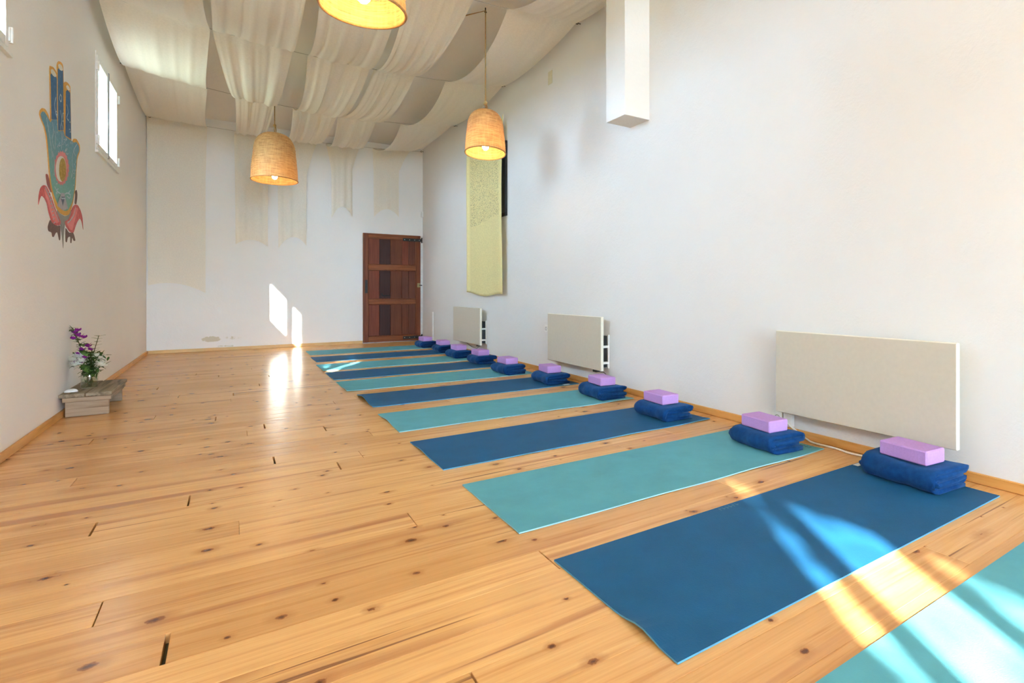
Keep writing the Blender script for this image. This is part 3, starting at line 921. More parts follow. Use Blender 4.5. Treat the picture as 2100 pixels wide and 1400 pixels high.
# ------------------------------------------------------------------ painted hand on the left wall
MURAL = {
    'outline': [(5.302, 2.148), (5.355, 2.177), (5.426, 2.189), (5.5, 2.175), (5.557, 2.156), (5.538, 2.498), (5.577, 2.531), (5.636, 2.545), (5.708, 2.543), (5.741, 2.53), (5.737, 2.595), (5.787, 2.638), (5.864, 2.657), (5.922, 2.645), (5.94, 2.526), (5.976, 2.545), (6.045, 2.563), (6.125, 2.563), (6.154, 2.531), (6.189, 2.137), (6.263, 2.173), (6.367, 2.193), (6.474, 2.171), (6.485, 2.118), (6.42, 2.062), (6.393, 2.027), (6.356, 1.912), (6.325, 1.787), (6.263, 1.683), (6.189, 1.603), (6.106, 1.547), (5.976, 1.521), (5.821, 1.526), (5.716, 1.551), (5.628, 1.618), (5.557, 1.691), (5.519, 1.787), (5.489, 1.893), (5.445, 2.005), (5.39, 2.062), (5.32, 2.094), (5.285, 2.119)],
    'palm': [(5.309, 2.126), (5.355, 2.154), (5.408, 2.164), (5.482, 2.15), (5.561, 2.132), (5.596, 2.158), (5.737, 2.193), (5.766, 2.121), (5.922, 2.158), (5.976, 2.13), (6.174, 2.14), (6.263, 2.144), (6.356, 2.166), (6.446, 2.153), (6.452, 2.114), (6.377, 2.054), (6.351, 1.971), (6.315, 1.845), (6.274, 1.743), (6.203, 1.651), (6.078, 1.578), (5.967, 1.556), (5.843, 1.559), (5.749, 1.586), (5.656, 1.633), (5.588, 1.696), (5.542, 1.791), (5.512, 1.898), (5.467, 2.01), (5.408, 2.067), (5.337, 2.099)],
    'f1': [(5.561, 2.469), (5.596, 2.491), (5.716, 2.501), (5.733, 2.492), (5.737, 2.197), (5.585, 2.159)],
    'f2': [(5.758, 2.57), (5.8, 2.594), (5.913, 2.609), (5.935, 2.165), (5.77, 2.126)],
    'f3': [(6.003, 2.481), (6.049, 2.506), (6.14, 2.509), (6.174, 2.15), (5.989, 2.138)],
    'n1': [(5.569, 2.503), (5.604, 2.522), (5.676, 2.524), (5.716, 2.511), (5.684, 2.49), (5.628, 2.482), (5.581, 2.486)],
    'n2': [(5.77, 2.604), (5.817, 2.628), (5.878, 2.633), (5.908, 2.616), (5.869, 2.595), (5.808, 2.586)],
    'n3': [(6.012, 2.523), (6.054, 2.543), (6.106, 2.543), (6.13, 2.529), (6.092, 2.514), (6.035, 2.51)],
    'ps': [(5.445, 1.744), (5.5, 1.753), (5.55, 1.71), (5.596, 1.655), (5.577, 1.642), (5.482, 1.679)],
    'pl': [(5.265, 1.514), (5.275, 1.579), (5.32, 1.634), (5.39, 1.663), (5.463, 1.666), (5.557, 1.629), (5.656, 1.569), (5.758, 1.507), (5.851, 1.463), (5.821, 1.433), (5.696, 1.421), (5.596, 1.437), (5.519, 1.491), (5.474, 1.546), (5.408, 1.578), (5.337, 1.583), (5.296, 1.552)],
    'pli': [(5.401, 1.636), (5.452, 1.642), (5.527, 1.604), (5.616, 1.554), (5.725, 1.493), (5.8, 1.456), (5.708, 1.438), (5.628, 1.451), (5.557, 1.5), (5.504, 1.555), (5.437, 1.59)],
    'prs': [(6.315, 1.755), (6.377, 1.777), (6.404, 1.738), (6.367, 1.661), (6.304, 1.659), (6.325, 1.727)],
    'pr': [(6.619, 1.473), (6.568, 1.531), (6.501, 1.555), (6.42, 1.528), (6.34, 1.478), (6.263, 1.417), (6.14, 1.412), (6.022, 1.441), (5.976, 1.476), (6.092, 1.505), (6.164, 1.554), (6.213, 1.606), (6.315, 1.648), (6.42, 1.655), (6.529, 1.62), (6.596, 1.565)],
    'pri': [(6.031, 1.476), (6.125, 1.501), (6.213, 1.553), (6.274, 1.607), (6.346, 1.628), (6.409, 1.624), (6.356, 1.563), (6.274, 1.489), (6.213, 1.433), (6.125, 1.432)],
    'base': [(5.758, 1.542), (5.821, 1.523), (5.976, 1.518), (6.106, 1.544), (6.189, 1.591), (6.154, 1.529), (5.998, 1.467), (5.949, 1.373), (5.931, 1.27), (5.895, 1.347), (5.834, 1.451), (5.741, 1.495)],
    'dl': [(5.5, 1.392), (5.557, 1.444), (5.616, 1.429), (5.758, 1.422), (5.843, 1.428), (5.843, 1.332), (5.808, 1.323), (5.758, 1.373), (5.708, 1.364), (5.656, 1.333), (5.616, 1.333), (5.596, 1.359), (5.519, 1.363)],
    'dr': [(6.003, 1.428), (6.116, 1.403), (6.253, 1.415), (6.33, 1.36), (6.274, 1.351), (6.218, 1.372), (6.193, 1.328), (6.159, 1.33), (6.154, 1.373), (6.078, 1.361), (6.045, 1.324), (6.003, 1.33)],
    'gem': [(5.741, 1.568), (5.821, 1.645), (5.86, 1.678), (5.94, 1.689), (5.976, 1.667), (6.068, 1.586), (5.908, 1.553)],
    'gemd': [(5.83, 1.646), (5.967, 1.665), (5.904, 1.588)],
    'ring': [(6.082, 1.904), (6.106, 1.887), (6.071, 1.864), (6.082, 1.841), (6.04, 1.825), (6.036, 1.799), (5.992, 1.79), (5.975, 1.764), (5.933, 1.763), (5.905, 1.74), (5.869, 1.747), (5.833, 1.729), (5.806, 1.743), (5.767, 1.731), (5.751, 1.751), (5.711, 1.746), (5.708, 1.769), (5.672, 1.772), (5.681, 1.796), (5.652, 1.806), (5.672, 1.83), (5.652, 1.846), (5.681, 1.867), (5.672, 1.888), (5.708, 1.904), (5.711, 1.928), (5.751, 1.938), (5.767, 1.963), (5.806, 1.965), (5.833, 1.989), (5.869, 1.984), (5.905, 2.004), (5.933, 1.991), (5.975, 2.005), (5.992, 1.986), (6.036, 1.993), (6.04, 1.968), (6.082, 1.967), (6.071, 1.94), (6.106, 1.93)],
    'white': [(6.008, 1.885), (6.002, 1.858), (5.986, 1.832), (5.96, 1.807), (5.926, 1.786), (5.888, 1.77), (5.847, 1.76), (5.807, 1.757), (5.77, 1.76), (5.739, 1.77), (5.716, 1.786), (5.701, 1.806), (5.696, 1.829), (5.701, 1.854), (5.716, 1.879), (5.739, 1.903), (5.77, 1.924), (5.807, 1.941), (5.847, 1.952), (5.888, 1.957), (5.926, 1.955), (5.96, 1.946), (5.986, 1.93), (6.002, 1.91)],
    'iris': [(5.998, 1.877), (5.995, 1.853), (5.984, 1.829), (5.966, 1.808), (5.944, 1.79), (5.918, 1.777), (5.891, 1.769), (5.863, 1.768), (5.838, 1.772), (5.817, 1.783), (5.801, 1.798), (5.791, 1.817), (5.787, 1.839), (5.791, 1.862), (5.801, 1.885), (5.817, 1.906), (5.838, 1.924), (5.863, 1.937), (5.891, 1.945), (5.918, 1.948), (5.944, 1.944), (5.966, 1.934), (5.984, 1.919), (5.995, 1.899)],
}
STROKES= [[(5.596, 2.143), (5.628, 2.088), (5.596, 2.019), (5.636, 1.965)], [(5.696, 2.348), (5.656, 2.284), (5.684, 2.239), (5.725, 2.207)], [(5.821, 2.406), (5.8, 2.367), (5.843, 2.357), (5.864, 2.396), (5.821, 2.406)], [(5.821, 2.286), (5.864, 2.232), (5.834, 2.159), (5.869, 2.079), (5.851, 1.999)], [(5.895, 2.284), (5.86, 2.209), (5.904, 2.153), (5.869, 2.057)], [(6.022, 2.384), (6.059, 2.338), (6.022, 2.283), (6.078, 2.274)], [(5.656, 2.095), (5.684, 2.038), (5.66, 1.959)], [(5.445, 2.136), (5.5, 2.058), (5.557, 1.969), (5.596, 1.894)], [(6.263, 2.096), (6.189, 1.987), (6.223, 1.924), (6.164, 1.843)], [(5.596, 1.936), (5.656, 1.864), (5.636, 1.776)], [(5.656, 1.696), (5.737, 1.671), (5.843, 1.668)], [(5.953, 1.683), (6.045, 1.704), (6.14, 1.701), (6.106, 1.673), (6.022, 1.679)], [(6.14, 1.741), (6.078, 1.709)], [(5.821, 1.65), (5.864, 1.638), (5.976, 1.655)], [(6.367, 2.154), (6.263, 2.085), (6.304, 2.045)], [(5.408, 1.652), (5.519, 1.603), (5.636, 1.536), (5.779, 1.456)], [(6.315, 1.63), (6.263, 1.565), (6.14, 1.505), (6.045, 1.472)]]
mural = empty('wall_mural', (0, 0, 0), 0, 'painted open hand with an eye in its palm above red petals, on the left wall', 'mural')
def paint(name, rgb_top, rgb_bot=None, z0=0, z1=1, mott=0.12):
    t = NT(name)
    c = t.coord()
    nz = t.noise(c, 45, 3, .6)
    a = lin(rgb_top)
    if rgb_bot:
        g = t.n('ShaderNodeSeparateXYZ'); t.l(c, g.inputs[0])
        fz = t.math('DIVIDE', t.math('SUBTRACT', g.outputs[2], z0), z1 - z0)
        col = t.ramp(fz, [(0, lin(rgb_bot)), (1, a)])
    else:
        col = t.mix(0.0, a, a)
    col = t.mix(t.ramp(nz, [(.45, (0, 0, 0)), (.75, (mott * 3, mott * 3, mott * 3))]), col, tuple(min(1, x * 1.7 + .05) for x in a))
    t.base(col); t.rough(.8); t.b.inputs['Specular IOR Level'].default_value = .2
    return t.m
pm = {}
pm['outline'] = paint('ochre_paint', (205, 150, 70))
pm['blue'] = paint('blue_paint', (66, 104, 138))
pm['palm'] = paint('blue_green_paint', (106, 148, 168), (124, 172, 146), 1.55, 2.2, .16)
pm['white'] = paint('white_paint', (225, 222, 210))
pm['red'] = paint('red_paint', (190, 92, 92), None, 0, 1, .2)
pm['pink'] = paint('pink_paint', (222, 130, 126))
pm['dred'] = paint('dark_red_paint', (150, 84, 78))
pm['grey'] = paint('grey_paint', (140, 138, 130))
pm['brown'] = paint('dark_brown_paint', (112, 88, 82))
pm['gold'] = paint('gold_brown_paint', (150, 122, 48), None, 0, 1, .35)
pm['slate'] = paint('slate_paint', (84, 92, 112))
pm['lilac'] = paint('lilac_paint', (168, 164, 172))
pm['line'] = paint('chalk_white_paint', (176, 190, 196))
pm['rose'] = paint('rose_paint', (200, 120, 118))
def loop_smooth(P, n=4):
    out = []
    m = len(P)
    for i in range(m):
        p0, p1, p2, p3 = (Vector(P[(i + q) % m]) for q in (-1, 0, 1, 2))
        for j in range(n):
            t = j / n
            c = 0.5 * ((2 * p1) + (p2 - p0) * t + (2 * p0 - 5 * p1 + 4 * p2 - p3) * t * t + (3 * p1 - p0 - 3 * p2 + p3) * t ** 3)
            out.append(tuple(c * .7 + (p1 + (p2 - p1) * t) * .3))
    return out
def mp(name, key, mat, layer):
    P_ = MURAL[key]
    if key not in ('ring', 'f1', 'f2', 'f3', 'gem', 'gemd'):
        P_ = loop_smooth(P_)
    MB().poly_wall(P_, XL + .0006, XL + .0016 + layer * .0006).build(name, pm[mat], mural)
mp('base_stem', 'base', 'grey', 0)
mp('dark_petal', 'dl', 'brown', 0); mp('dark_petal', 'dr', 'brown', 0)
mp('small_petal', 'ps', 'dred', 0); mp('small_petal', 'prs', 'brown', 0)
mp('red_petal', 'pl', 'red', 1); mp('red_petal', 'pr', 'red', 1)
mp('petal_stripe', 'pli', 'pink', 2); mp('petal_stripe', 'pri', 'pink', 2)
mp('hand_outline', 'outline', 'outline', 2)
mp('palm', 'palm', 'palm', 3)
for k_ in ('f1', 'f2', 'f3'):
    mp('finger', k_, 'blue', 3)
for k_ in ('n1', 'n2', 'n3'):
    mp('fingernail', k_, 'white', 4)
mp('eye_rim', 'ring', 'rose', 4); mp('eye_white', 'white', 'white', 5); mp('iris', 'iris', 'gold', 6)
mp('gem', 'gem', 'lilac', 4); mp('gem_dark_triangle', 'gemd', 'slate', 5)  # slate triangle painted inside the gem
sb = MB()
def line3(P, n=5):
    P = [Vector((p[0], p[1], 0)) for p in P]
    out = []
    for i in range(len(P) - 1):
        p0, p1, p2, p3 = P[max(0, i - 1)], P[i], P[i + 1], P[min(len(P) - 1, i + 2)]
        for j in range(n):
            t = j / n
            c = 0.5 * ((2 * p1) + (p2 - p0) * t + (2 * p0 - 5 * p1 + 4 * p2 - p3) * t * t + (3 * p1 - p0 - 3 * p2 + p3) * t ** 3)
            out.append((XL + .005, c.x, c.y))
    out.append((XL + .005, P[-1].x, P[-1].y))
    return out
for s_ in STROKES:
    sb.tube(line3(s_), .0055, 5)
def inside(p, P):
    k = False
    for i in range(len(P)):
        (x1, y1), (x2, y2) = P[i], P[i - 1]
        if (y1 > p[1]) != (y2 > p[1]) and p[0] < (x2 - x1) * (p[1] - y1) / (y2 - y1) + x1:
            k = not k
    return k
rs_ = random.Random(12)
for y_, z_, spread, cnt in ((5.96, 2.05, .03, 26), (5.99, 1.90, .05, 18), (5.74, 1.93, .03, 16), (5.92, 2.28, .02, 10), (6.14, 2.17, .03, 16), (5.72, 2.2, .02, 14), (6.28, 1.88, .04, 12), (5.72, 1.72, .03, 10)):
    for q in range(cnt):                         # feathery little strokes in rows
        a_ = y_ + rs_.gauss(0, spread); b_ = z_ + rs_.uniform(-.11, .11)
        q_ = [(a_, b_), (a_ + rs_.uniform(.012, .03), b_ + .012), (a_ + rs_.uniform(.02, .05), b_ + rs_.uniform(-.01, .03))]
        if all(inside(p_, MURAL['palm']) or any(inside(p_, MURAL[f_]) for f_ in ('f1', 'f2', 'f3')) for p_ in q_) and not any(inside(p_, MURAL['ring']) for p_ in q_):
            sb.tube(line3(q_, 3), .003, 4)
for k_ in range(9):                              # light ribs on the large red petals
    t_ = k_ / 8
    sb.tube(line3([(5.50 + .13 * t_, 1.63 - .20 * t_), (5.54 + .13 * t_, 1.64 - .20 * t_)], 2), .004, 4)
for v_i in range(len(sb.v)):
    x_, y_, z_ = sb.v[v_i]
    sb.v[v_i] = (XL + .0055 + (x_ - XL - .005) * .08, y_, z_)
so = sb.build('white_linework', pm['line'], mural)
so['kind'] = 'stuff'

# ------------------------------------------------------------------ yoga mats
def make_mat(i, x0, y0, ang, L, W, teal, curl, label, ripple=0.0, seed=0):
    root = empty('yoga_mat', (x0, y0, 0.0012), ang, label, 'yoga mat', 'yoga mats in a row')
    nx, ny = 64, 18
    T = 0.0055
    rg = random.Random(seed)
    def zoff(x, yy):
        z = 0.0
        for (pos, wid, amp, reach) in curl:
            z += amp * exp(-((yy / W - pos) / wid) ** 2) * exp(-x / reach)
        if ripple:
            z += ripple * (0.5 + 0.5 * sin(x * 9.0 + seed)) * exp(-((yy + W) / 0.05) ** 2) * (x / L)
        return z
    V = []; top_ = []
    for a in range(nx + 1):
        # denser near the left end
        x = L * (a / nx) ** 1.5
        for b_ in range(ny + 1):
            yy = -W * b_ / ny
            V.append((x, yy, T + zoff(x, yy)))
    n = ny + 1
    N0 = len(V)
    V += [(x, y_, z - T) for x, y_, z in V]
    F = [(a * n + b_, a * n + b_ + 1, (a + 1) * n + b_ + 1, (a + 1) * n + b_) for a in range(nx) for b_ in range(ny)]
    mb = MB()
    mb.v = [tuple(v) for v in V]
    mb.f = list(F); mb.mi = [0] * len(F)
    for f in F:
        mb.f.append(tuple(N0 + q for q in reversed(f))); mb.mi.append(0)
    bd = [(a * n, (a + 1) * n) for a in range(nx)] + [(a * n + ny, (a + 1) * n + ny) for a in range(nx)] + [(b_, b_ + 1) for b_ in range(ny)] + [(nx * n + b_, nx * n + b_ + 1) for b_ in range(ny)]
    for p, q in bd:
        mb.f.append((p, q, N0 + q, N0 + p)); mb.mi.append(1)
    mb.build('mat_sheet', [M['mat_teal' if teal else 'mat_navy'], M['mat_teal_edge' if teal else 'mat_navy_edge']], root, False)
    return root
MATS = [(0.905, 0.812, 1), (0.907, 1.719, 0), (0.901, 2.649, 1), (0.894, 3.592, 0), (0.899, 4.552, 1), (0.910, 5.501, 0), (0.867, 6.428, 1),
        (0.865, 7.236, 0), (0.865, 8.071, 1), (0.902, 9.052, 0), (0.929, 10.022, 1)]
ML = ['teal yoga mat cut off by the bottom right corner of the photo',
      'navy yoga mat nearest the camera shown whole, with dappled sunlight on it',
      'teal yoga mat beside the nearest whole navy mat, second teal one from the front',
      'navy yoga mat between two teal ones, second navy mat from the front',
      'teal yoga mat between the second and third navy mats from the front',
      'navy yoga mat with a curled left end, in front of the middle heater',
      'teal yoga mat fourth teal one from the front, beyond the curled navy mat',
      'navy yoga mat fourth navy one from the front, fully in shade',
      'teal yoga mat with a bright streak of sunlight across its left part',
      'navy yoga mat farthest from the camera, second from the end wall',
      'teal yoga mat farthest from the camera, closest to the wooden door']
CURL = {0: [], 1: [(-.76, .10, .016, .05)], 2: [(-.9, .1, .002, .05)], 3: [(-.35, .16, .009, .05)], 4: [(-.45, .22, .014, .07)], 5: [(-.4, .3, .028, .07), (-.95, .1, .006, .05)],
        6: [(-.85, .2, .01, .06)], 7: [(-.9, .2, .006, .05)], 8: [(-.8, .2, .008, .06)], 9: [(-.9, .2, .004, .05)], 10: [(-.9, .2, .004, .05)]}
ANG = [0.0, 0.0, -.004, .006, .003, .012, .002, .004, 0.0, .004, -.004]
mat_objs = []
for i, (x0, y0, teal) in enumerate(MATS):
    mat_objs.append(make_mat(i, x0, y0, ANG[i], 1.937, 0.66, teal, CURL[i], ML[i], 0.006 if i in (2, 3, 4) else 0.0, i))
def mark(par, x0, x1, y0, y1, mat, name='printed_mark', dashes=0, turn=False):
    mb = MB(); z0, z1 = 0.0057, 0.0062
    if dashes:
        w = (x1 - x0) / dashes
        rg = random.Random(int(x0 * 1000))
        for d in range(dashes):
            a = x0 + d * w
            q = rg.random()
            mb.box(a, a + w * .22, y0, y1, z0, z1)
            mb.box(a + w * .22, a + w * .72, y1 - (y1 - y0) * (.2 + .5 * q), y1 - (y1 - y0) * (.04 + .5 * q), z0, z1)
    else:
        mb.box(x0, x1, y0, y1, z0, z1)
    if turn:
        mb.v = [(-y, x, z) for x, y, z in mb.v]
    o = mb.build(name, mat, par)
    return o
mk = mark(mat_objs[1], 1.80, 1.862, -.036, -.006, M['tag_white'], 'sewn_tag')
mark(mat_objs[1], 0.78, 0.90, -.036, -.014, M['print_grey'], 'printed_mark', 6)['kind'] = 'stuff'
mark(mat_objs[2], -.64, -.47, -1.915, -1.885, M['print_dark'], 'printed_mark', 7, True)['kind'] = 'stuff'
mark(mat_objs[5], 1.765, 1.835, -.659, -.615, M['tag_white'], 'sewn_tag')
mark(mat_objs[6], 1.2, 1.36, -.52, -.47, M['print_pale'], 'printed_mark', 6)['kind'] = 'stuff'

# ------------------------------------------------------------------ folded blankets with foam blocks
def blanket_mesh(seed, Wd, Ln, H, layers=3, open_=0.02):
    rg = random.Random(seed)
    t = H / (2 * layers + 0.15)
    path = []
    def arc(cx_, cz_, r, a0, a1, n=7):
        return [(cx_ + r * cos(a0 + (a1 - a0) * q / n), cz_ + r * sin(a0 + (a1 - a0) * q / n)) for q in range(n + 1)]
    for k in range(layers):
        zb = t * .5 + k * t * 1.04
        zt = H - t * .5 - k * t * 1.04
        xr = Wd * (1 - .03 * k) - rg.uniform(0, .03)
        xr2 = Wd * (1 - .04 * k) - rg.uniform(0, .045)
        rad = (zt - zb) / 2
        xl = t * .5 + rad + k * t * .25
        lo = [(xr, zb), (xr * .66 + xl * .34, zb + rg.uniform(-1, 1) * t * .05), (xl, zb)]
        cur = arc(xl, (zb + zt) / 2, rad, -pi / 2, -3 * pi / 2, 9)
        hi = [(xl, zt), (xr2 * .66 + xl * .34, zt), (xr2, zt)]
        if k % 2 == 0:
            seg = lo + cur[1:-1] + hi
        else:
            seg = hi[::-1] + cur[1:-1][::-1] + lo[::-1]
        if path:
            p, q = path[-1], seg[0]
            mx = max(p[0], q[0]) + t * .45
            path += [((p[0] + mx) / 2 + t * .1, p[1] + (q[1] - p[1]) * .12), (mx, (p[1] + q[1]) / 2), ((q[0] + mx) / 2 + t * .1, p[1] + (q[1] - p[1]) * .88)]
        path += seg
    # ribbon offset
    h = t * .43
    n = len(path)
    off = []
    for i in range(n):
        a = Vector(path[max(0, i - 1)]); b_ = Vector(path[min(n - 1, i + 1)])
        d = (b_ - a).normalized()
        off.append(Vector((-d.y, d.x)))
    ring = [(path[i][0] + off[i].x * h, path[i][1] + off[i].y * h) for i in range(n)] + \
           [(path[i][0] - off[i].x * h, path[i][1] - off[i].y * h) for i in range(n - 1, -1, -1)]
    m = len(ring)
    NL = 14
    V = []
    ph = [rg.uniform(0, 6.28) for _ in range(6)]
    for j in range(NL + 1):
        s = j / NL
        y = Ln * s
        edge = min(s, 1 - s)
        for ri, (x, z) in enumerate(ring):
            pi_ = ri if ri < n else m - 1 - ri
            step = .011 * sin(pi_ * 6.28 / 23 + ph[5]) + .004 * sin(pi_ * 1.1)
            sq = 1 - 0.05 * exp(-edge * 18)
            zz = z * (1 + 0.03 * sin(5 * s + ph[0])) * (1 - .10 * exp(-((s - .5) / .35) ** 2) * (z / H))
            lift = 0.005 * exp(-edge * 9) * (z / H) * (x / Wd)
            xx = x + .006 * sin(7 * s + ph[1] + z * 20) + .004 * sin(17 * s + ph[2] + x * 6)
            yy = y + step * (1 if s > .5 else -1) * max(0, 1 - edge / .2)
            V.append((xx, yy, zz * sq + lift))
    F = []
    for j in range(NL):
        for k in range(m):
            F.append((j * m + k, j * m + (k + 1) % m, (j + 1) * m + (k + 1) % m, (j + 1) * m + k))
    for base_ in (0, NL * m):
        for i in range(n - 1):
            F.append((base_ + i, base_ + i + 1, base_ + m - 2 - i, base_ + m - 1 - i))
    minz = min(v[2] for v in V)
    V = [(x, y, z - minz) for x, y, z in V]
    return MB().add(V, F).mesh('blanket', M['fleece'], True), max(v[2] for v in V)
bl_variants = [blanket_mesh(5, .295, .385, .116, 3), blanket_mesh(9, .27, .37, .108, 2), blanket_mesh(14, .28, .37, .108, 2), blanket_mesh(33, .275, .38, .112, 2)]
BL = [  # block corner x, y (near left), yaw degrees, variant
    (2.631, 1.285, -5.8, 0), (2.54, 2.143, -6.3, 1), (2.536, 3.127, -2.7, 2), (2.580, 4.033, -5.2, 0), (2.577, 5.023, -5.2, 2),
    (2.501, 5.894, 0.4, 3), (2.566, 6.929, 1.3, 1), (2.544, 7.736, 0.0, 2), (2.578, 8.592, -2.5, 3), (2.568, 9.477, 2.5, 1)]
WHO = ['nearest the camera', 'below the left end of the nearest heater', 'third from the front',
       'fourth from the front', 'fifth from the front, below the middle heater', 'sixth from the front',
       'seventh from the front', 'third from the door', 'second from the door', 'nearest the door']
block_me = MB().bbox(0, .15, 0, .25, 0, .069, .006).mesh('foam_block', M['foam'])
for i, (bx, by, yaw, vi) in enumerate(BL):
    a = radians(yaw)
    me, top_ = bl_variants[vi]
    # blanket
    o = bpy.data.objects.new('blanket', me)
    C.objects.link(o)
    ox, oy = -0.055 - .008 * (i % 2), -0.065 - .010 * ((i * 7) % 3)
    px = bx + ox * cos(a) - oy * sin(a); py = by + ox * sin(a) + oy * cos(a)
    o.location = (px, py, 0.0068)
    o.rotation_euler = (0, 0, a * .8)
    tag(o, 'folded royal blue fleece blanket on its mat, ' + WHO[i], 'blanket', 'folded blankets on the mats')
    b_ = bpy.data.objects.new('yoga_block', block_me)
    C.objects.link(b_)
    inv = o.matrix_basis.inverted()
    zt = max((v.co.z for v in me.vertices if -.01 - ox < v.co.x < .16 - ox and -.01 - oy < v.co.y < .26 - oy), default=top_)
    b_.location = (bx, by, 0.0085 + zt)
    b_.rotation_euler = (0, 0, a)
    tag(b_, 'lilac foam yoga block on a blue blanket, ' + WHO[i], 'yoga block', 'foam blocks on the blankets')

# ------------------------------------------------------------------ wall heaters
def heater(y0, y1, z0, z1, label, rails):
    root = empty('wall_heater', (XR, (y0 + y1) / 2, z0), 0, label, 'heater', 'beige panel heaters on the right wall')
    L = (y1 - y0); H = z1 - z0
    MB().bbox(-.104, -.100, -L / 2 + .004, L / 2 - .004, .004, H - .004, .0015).build('front_panel', M['radiator'], root)
    MB().bbox(-.0998, -.072, -L / 2, L / 2, 0, H, .004).build('panel_edge', M['radiator_edge'], root)
    bz1 = H * .64
    yo = .16 if rails == 3 else 0.0
    MB().box(-.0715, -.013, -L / 2 + .03 + yo, L / 2 - .05, .03, bz1).build('back_box', M['black'], root)
    MB().box(-.0125, -.0005, -L / 2 + .012 + yo, L / 2 - .02, .02, bz1 + .01).build('mounting_plate', M['white_paint'], root)
    for q in (.12, .42):
        MB().box(-.0715, -.0127, -L / 2 + .012 + yo, -L / 2 + .0295 + yo, H * q, H * q + .022).build('bracket', M['white_paint'], root)
    kb = MB().bbox(-.098, -.05, -L / 2 + .10, -L / 2 + .165, -.022, -.0006, .004).build('control_knob', M['black'], root)
    cb = MB().tube([(-.06, -L / 2 + .12, -.02), (-.05, -L / 2 + .03, -.02), (-.03, -L / 2 - .03, -.06), (-.014, -L / 2 - .05, -.10), (-.008, -L / 2 - .02, -.13)] if rails != 1 else
              [(-.06, L / 2 - .45, .0), (-.05, L / 2 - .7, -.06), (-.04, -L / 2 + .3, -.07), (-.05, -L / 2 + .14, -.02)], .0035, 6) if rails != 3 else MB().tube([(-.07, -L / 2 + .125, -.02), (-.06, -L / 2 + .128, -.05), (-.03, -L / 2 + .16, -.085), (-.01, -L / 2 + .25, -.10)], .0035, 6)
    cb.build('cable', M['cable_dark'], root, True)
    return root
heater(1.25, 2.362, .162, .688, 'beige flat panel heater nearest the camera, largest in the photo', 3)
heater(4.462, 5.572, .176, .697, 'beige flat panel heater in the middle of the right wall', 2)
heater(7.66, 8.833, .168, .702, 'beige flat panel heater farthest away, near the door', 1)

def socket(y, z, w, h, label, holes=1):
    root = empty('wall_socket', (XR, y, z), 0, label, 'socket')
    cpl = MB().bbox(-.014, -.0005, -w / 2, w / 2, -h / 2, h / 2, .003).build('cover_plate', M['white_paint'], root)
    for q in range(holes):
        yy = (q - (holes - 1) / 2) * .07
        rg_ = MB()
        rg_.lathe([(.022, 0), (.022, .002), (.018, .002), (.016, -.001), (.001, -.001)], 20)
        r_ = rg_.build('socket_well', M['grey_gasket'], cpl, True)
        r_.rotation_euler = (0, -pi / 2, 0); r_.location = (-.0145, yy, 0)
    return root
socket(2.42, .098, .085, .085, 'white wall socket low at the left end of the nearest heater')
socket(5.78, .51, .08, .08, 'white wall socket left of the middle heater')
tag(MB().bbox(XR - .03, XR - .0005, 2.29, 2.36, .06, .14, .004).build('plug_box', M['white_paint'], None), 'white plug box below the left end of the nearest heater', 'plug')
tag(MB().bbox(XR - .006, XR - .0005, 5.65, 5.75, 3.325, 3.475, .002).build('blank_plate', M['cream_plate'], None), 'small cream blank plate high on the right wall near the hanging pier', 'plate')
tag(MB().bbox(2.925, XR - .0006, YB - .05, YB - .001, 2.36, 2.47, .004).build('junction_box', M['white_paint'], None), 'small white box in the corner above the door', 'junction box')
tag(MB().bbox(XR - .02, XR - .0006, 10.255, 10.295, .053, .57, .002).build('cable_duct', M['white_paint'], None), 'short white vertical cable duct on the right wall beside the door', 'duct')
# small wall plugs and screw heads
for (yy, zz, nm) in ((6.52, .40, 'between the far and the middle heater'), (6.80, .41, 'nearer the far heater')):
    pass
pts = [(2.93, 2.33, .085), (2.928, 2.26, .05), (2.92, 2.17, .016), (2.90, 2.10, .0075), (2.905, 1.95, .0075), (2.885, 1.85, .0075), (2.90, 1.72, .0075), (2.91, 1.55, .0085), (2.92, 1.40, .0085), (2.935, 1.3, .02)]
def smooth(pts, n=6):
    out = []
    P = [Vector(p) for p in pts]
    for i in range(len(P) - 1):
        p0, p1, p2, p3 = P[max(0, i - 1)], P[i], P[i + 1], P[min(len(P) - 1, i + 2)]
        for j in range(n):
            t = j / n
            out.append(0.5 * ((2 * p1) + (p2 - p0) * t + (2 * p0 - 5 * p1 + 4 * p2 - p3) * t * t + (3 * p1 - p0 - 3 * p2 + p3) * t ** 3))
    out.append(P[-1])
    return out
tag(MB().tube(smooth(pts), .006, 8).build('power_cable', M['cable_white'], None, True), 'white power cable lying along the skirting below the nearest heater', 'cable')

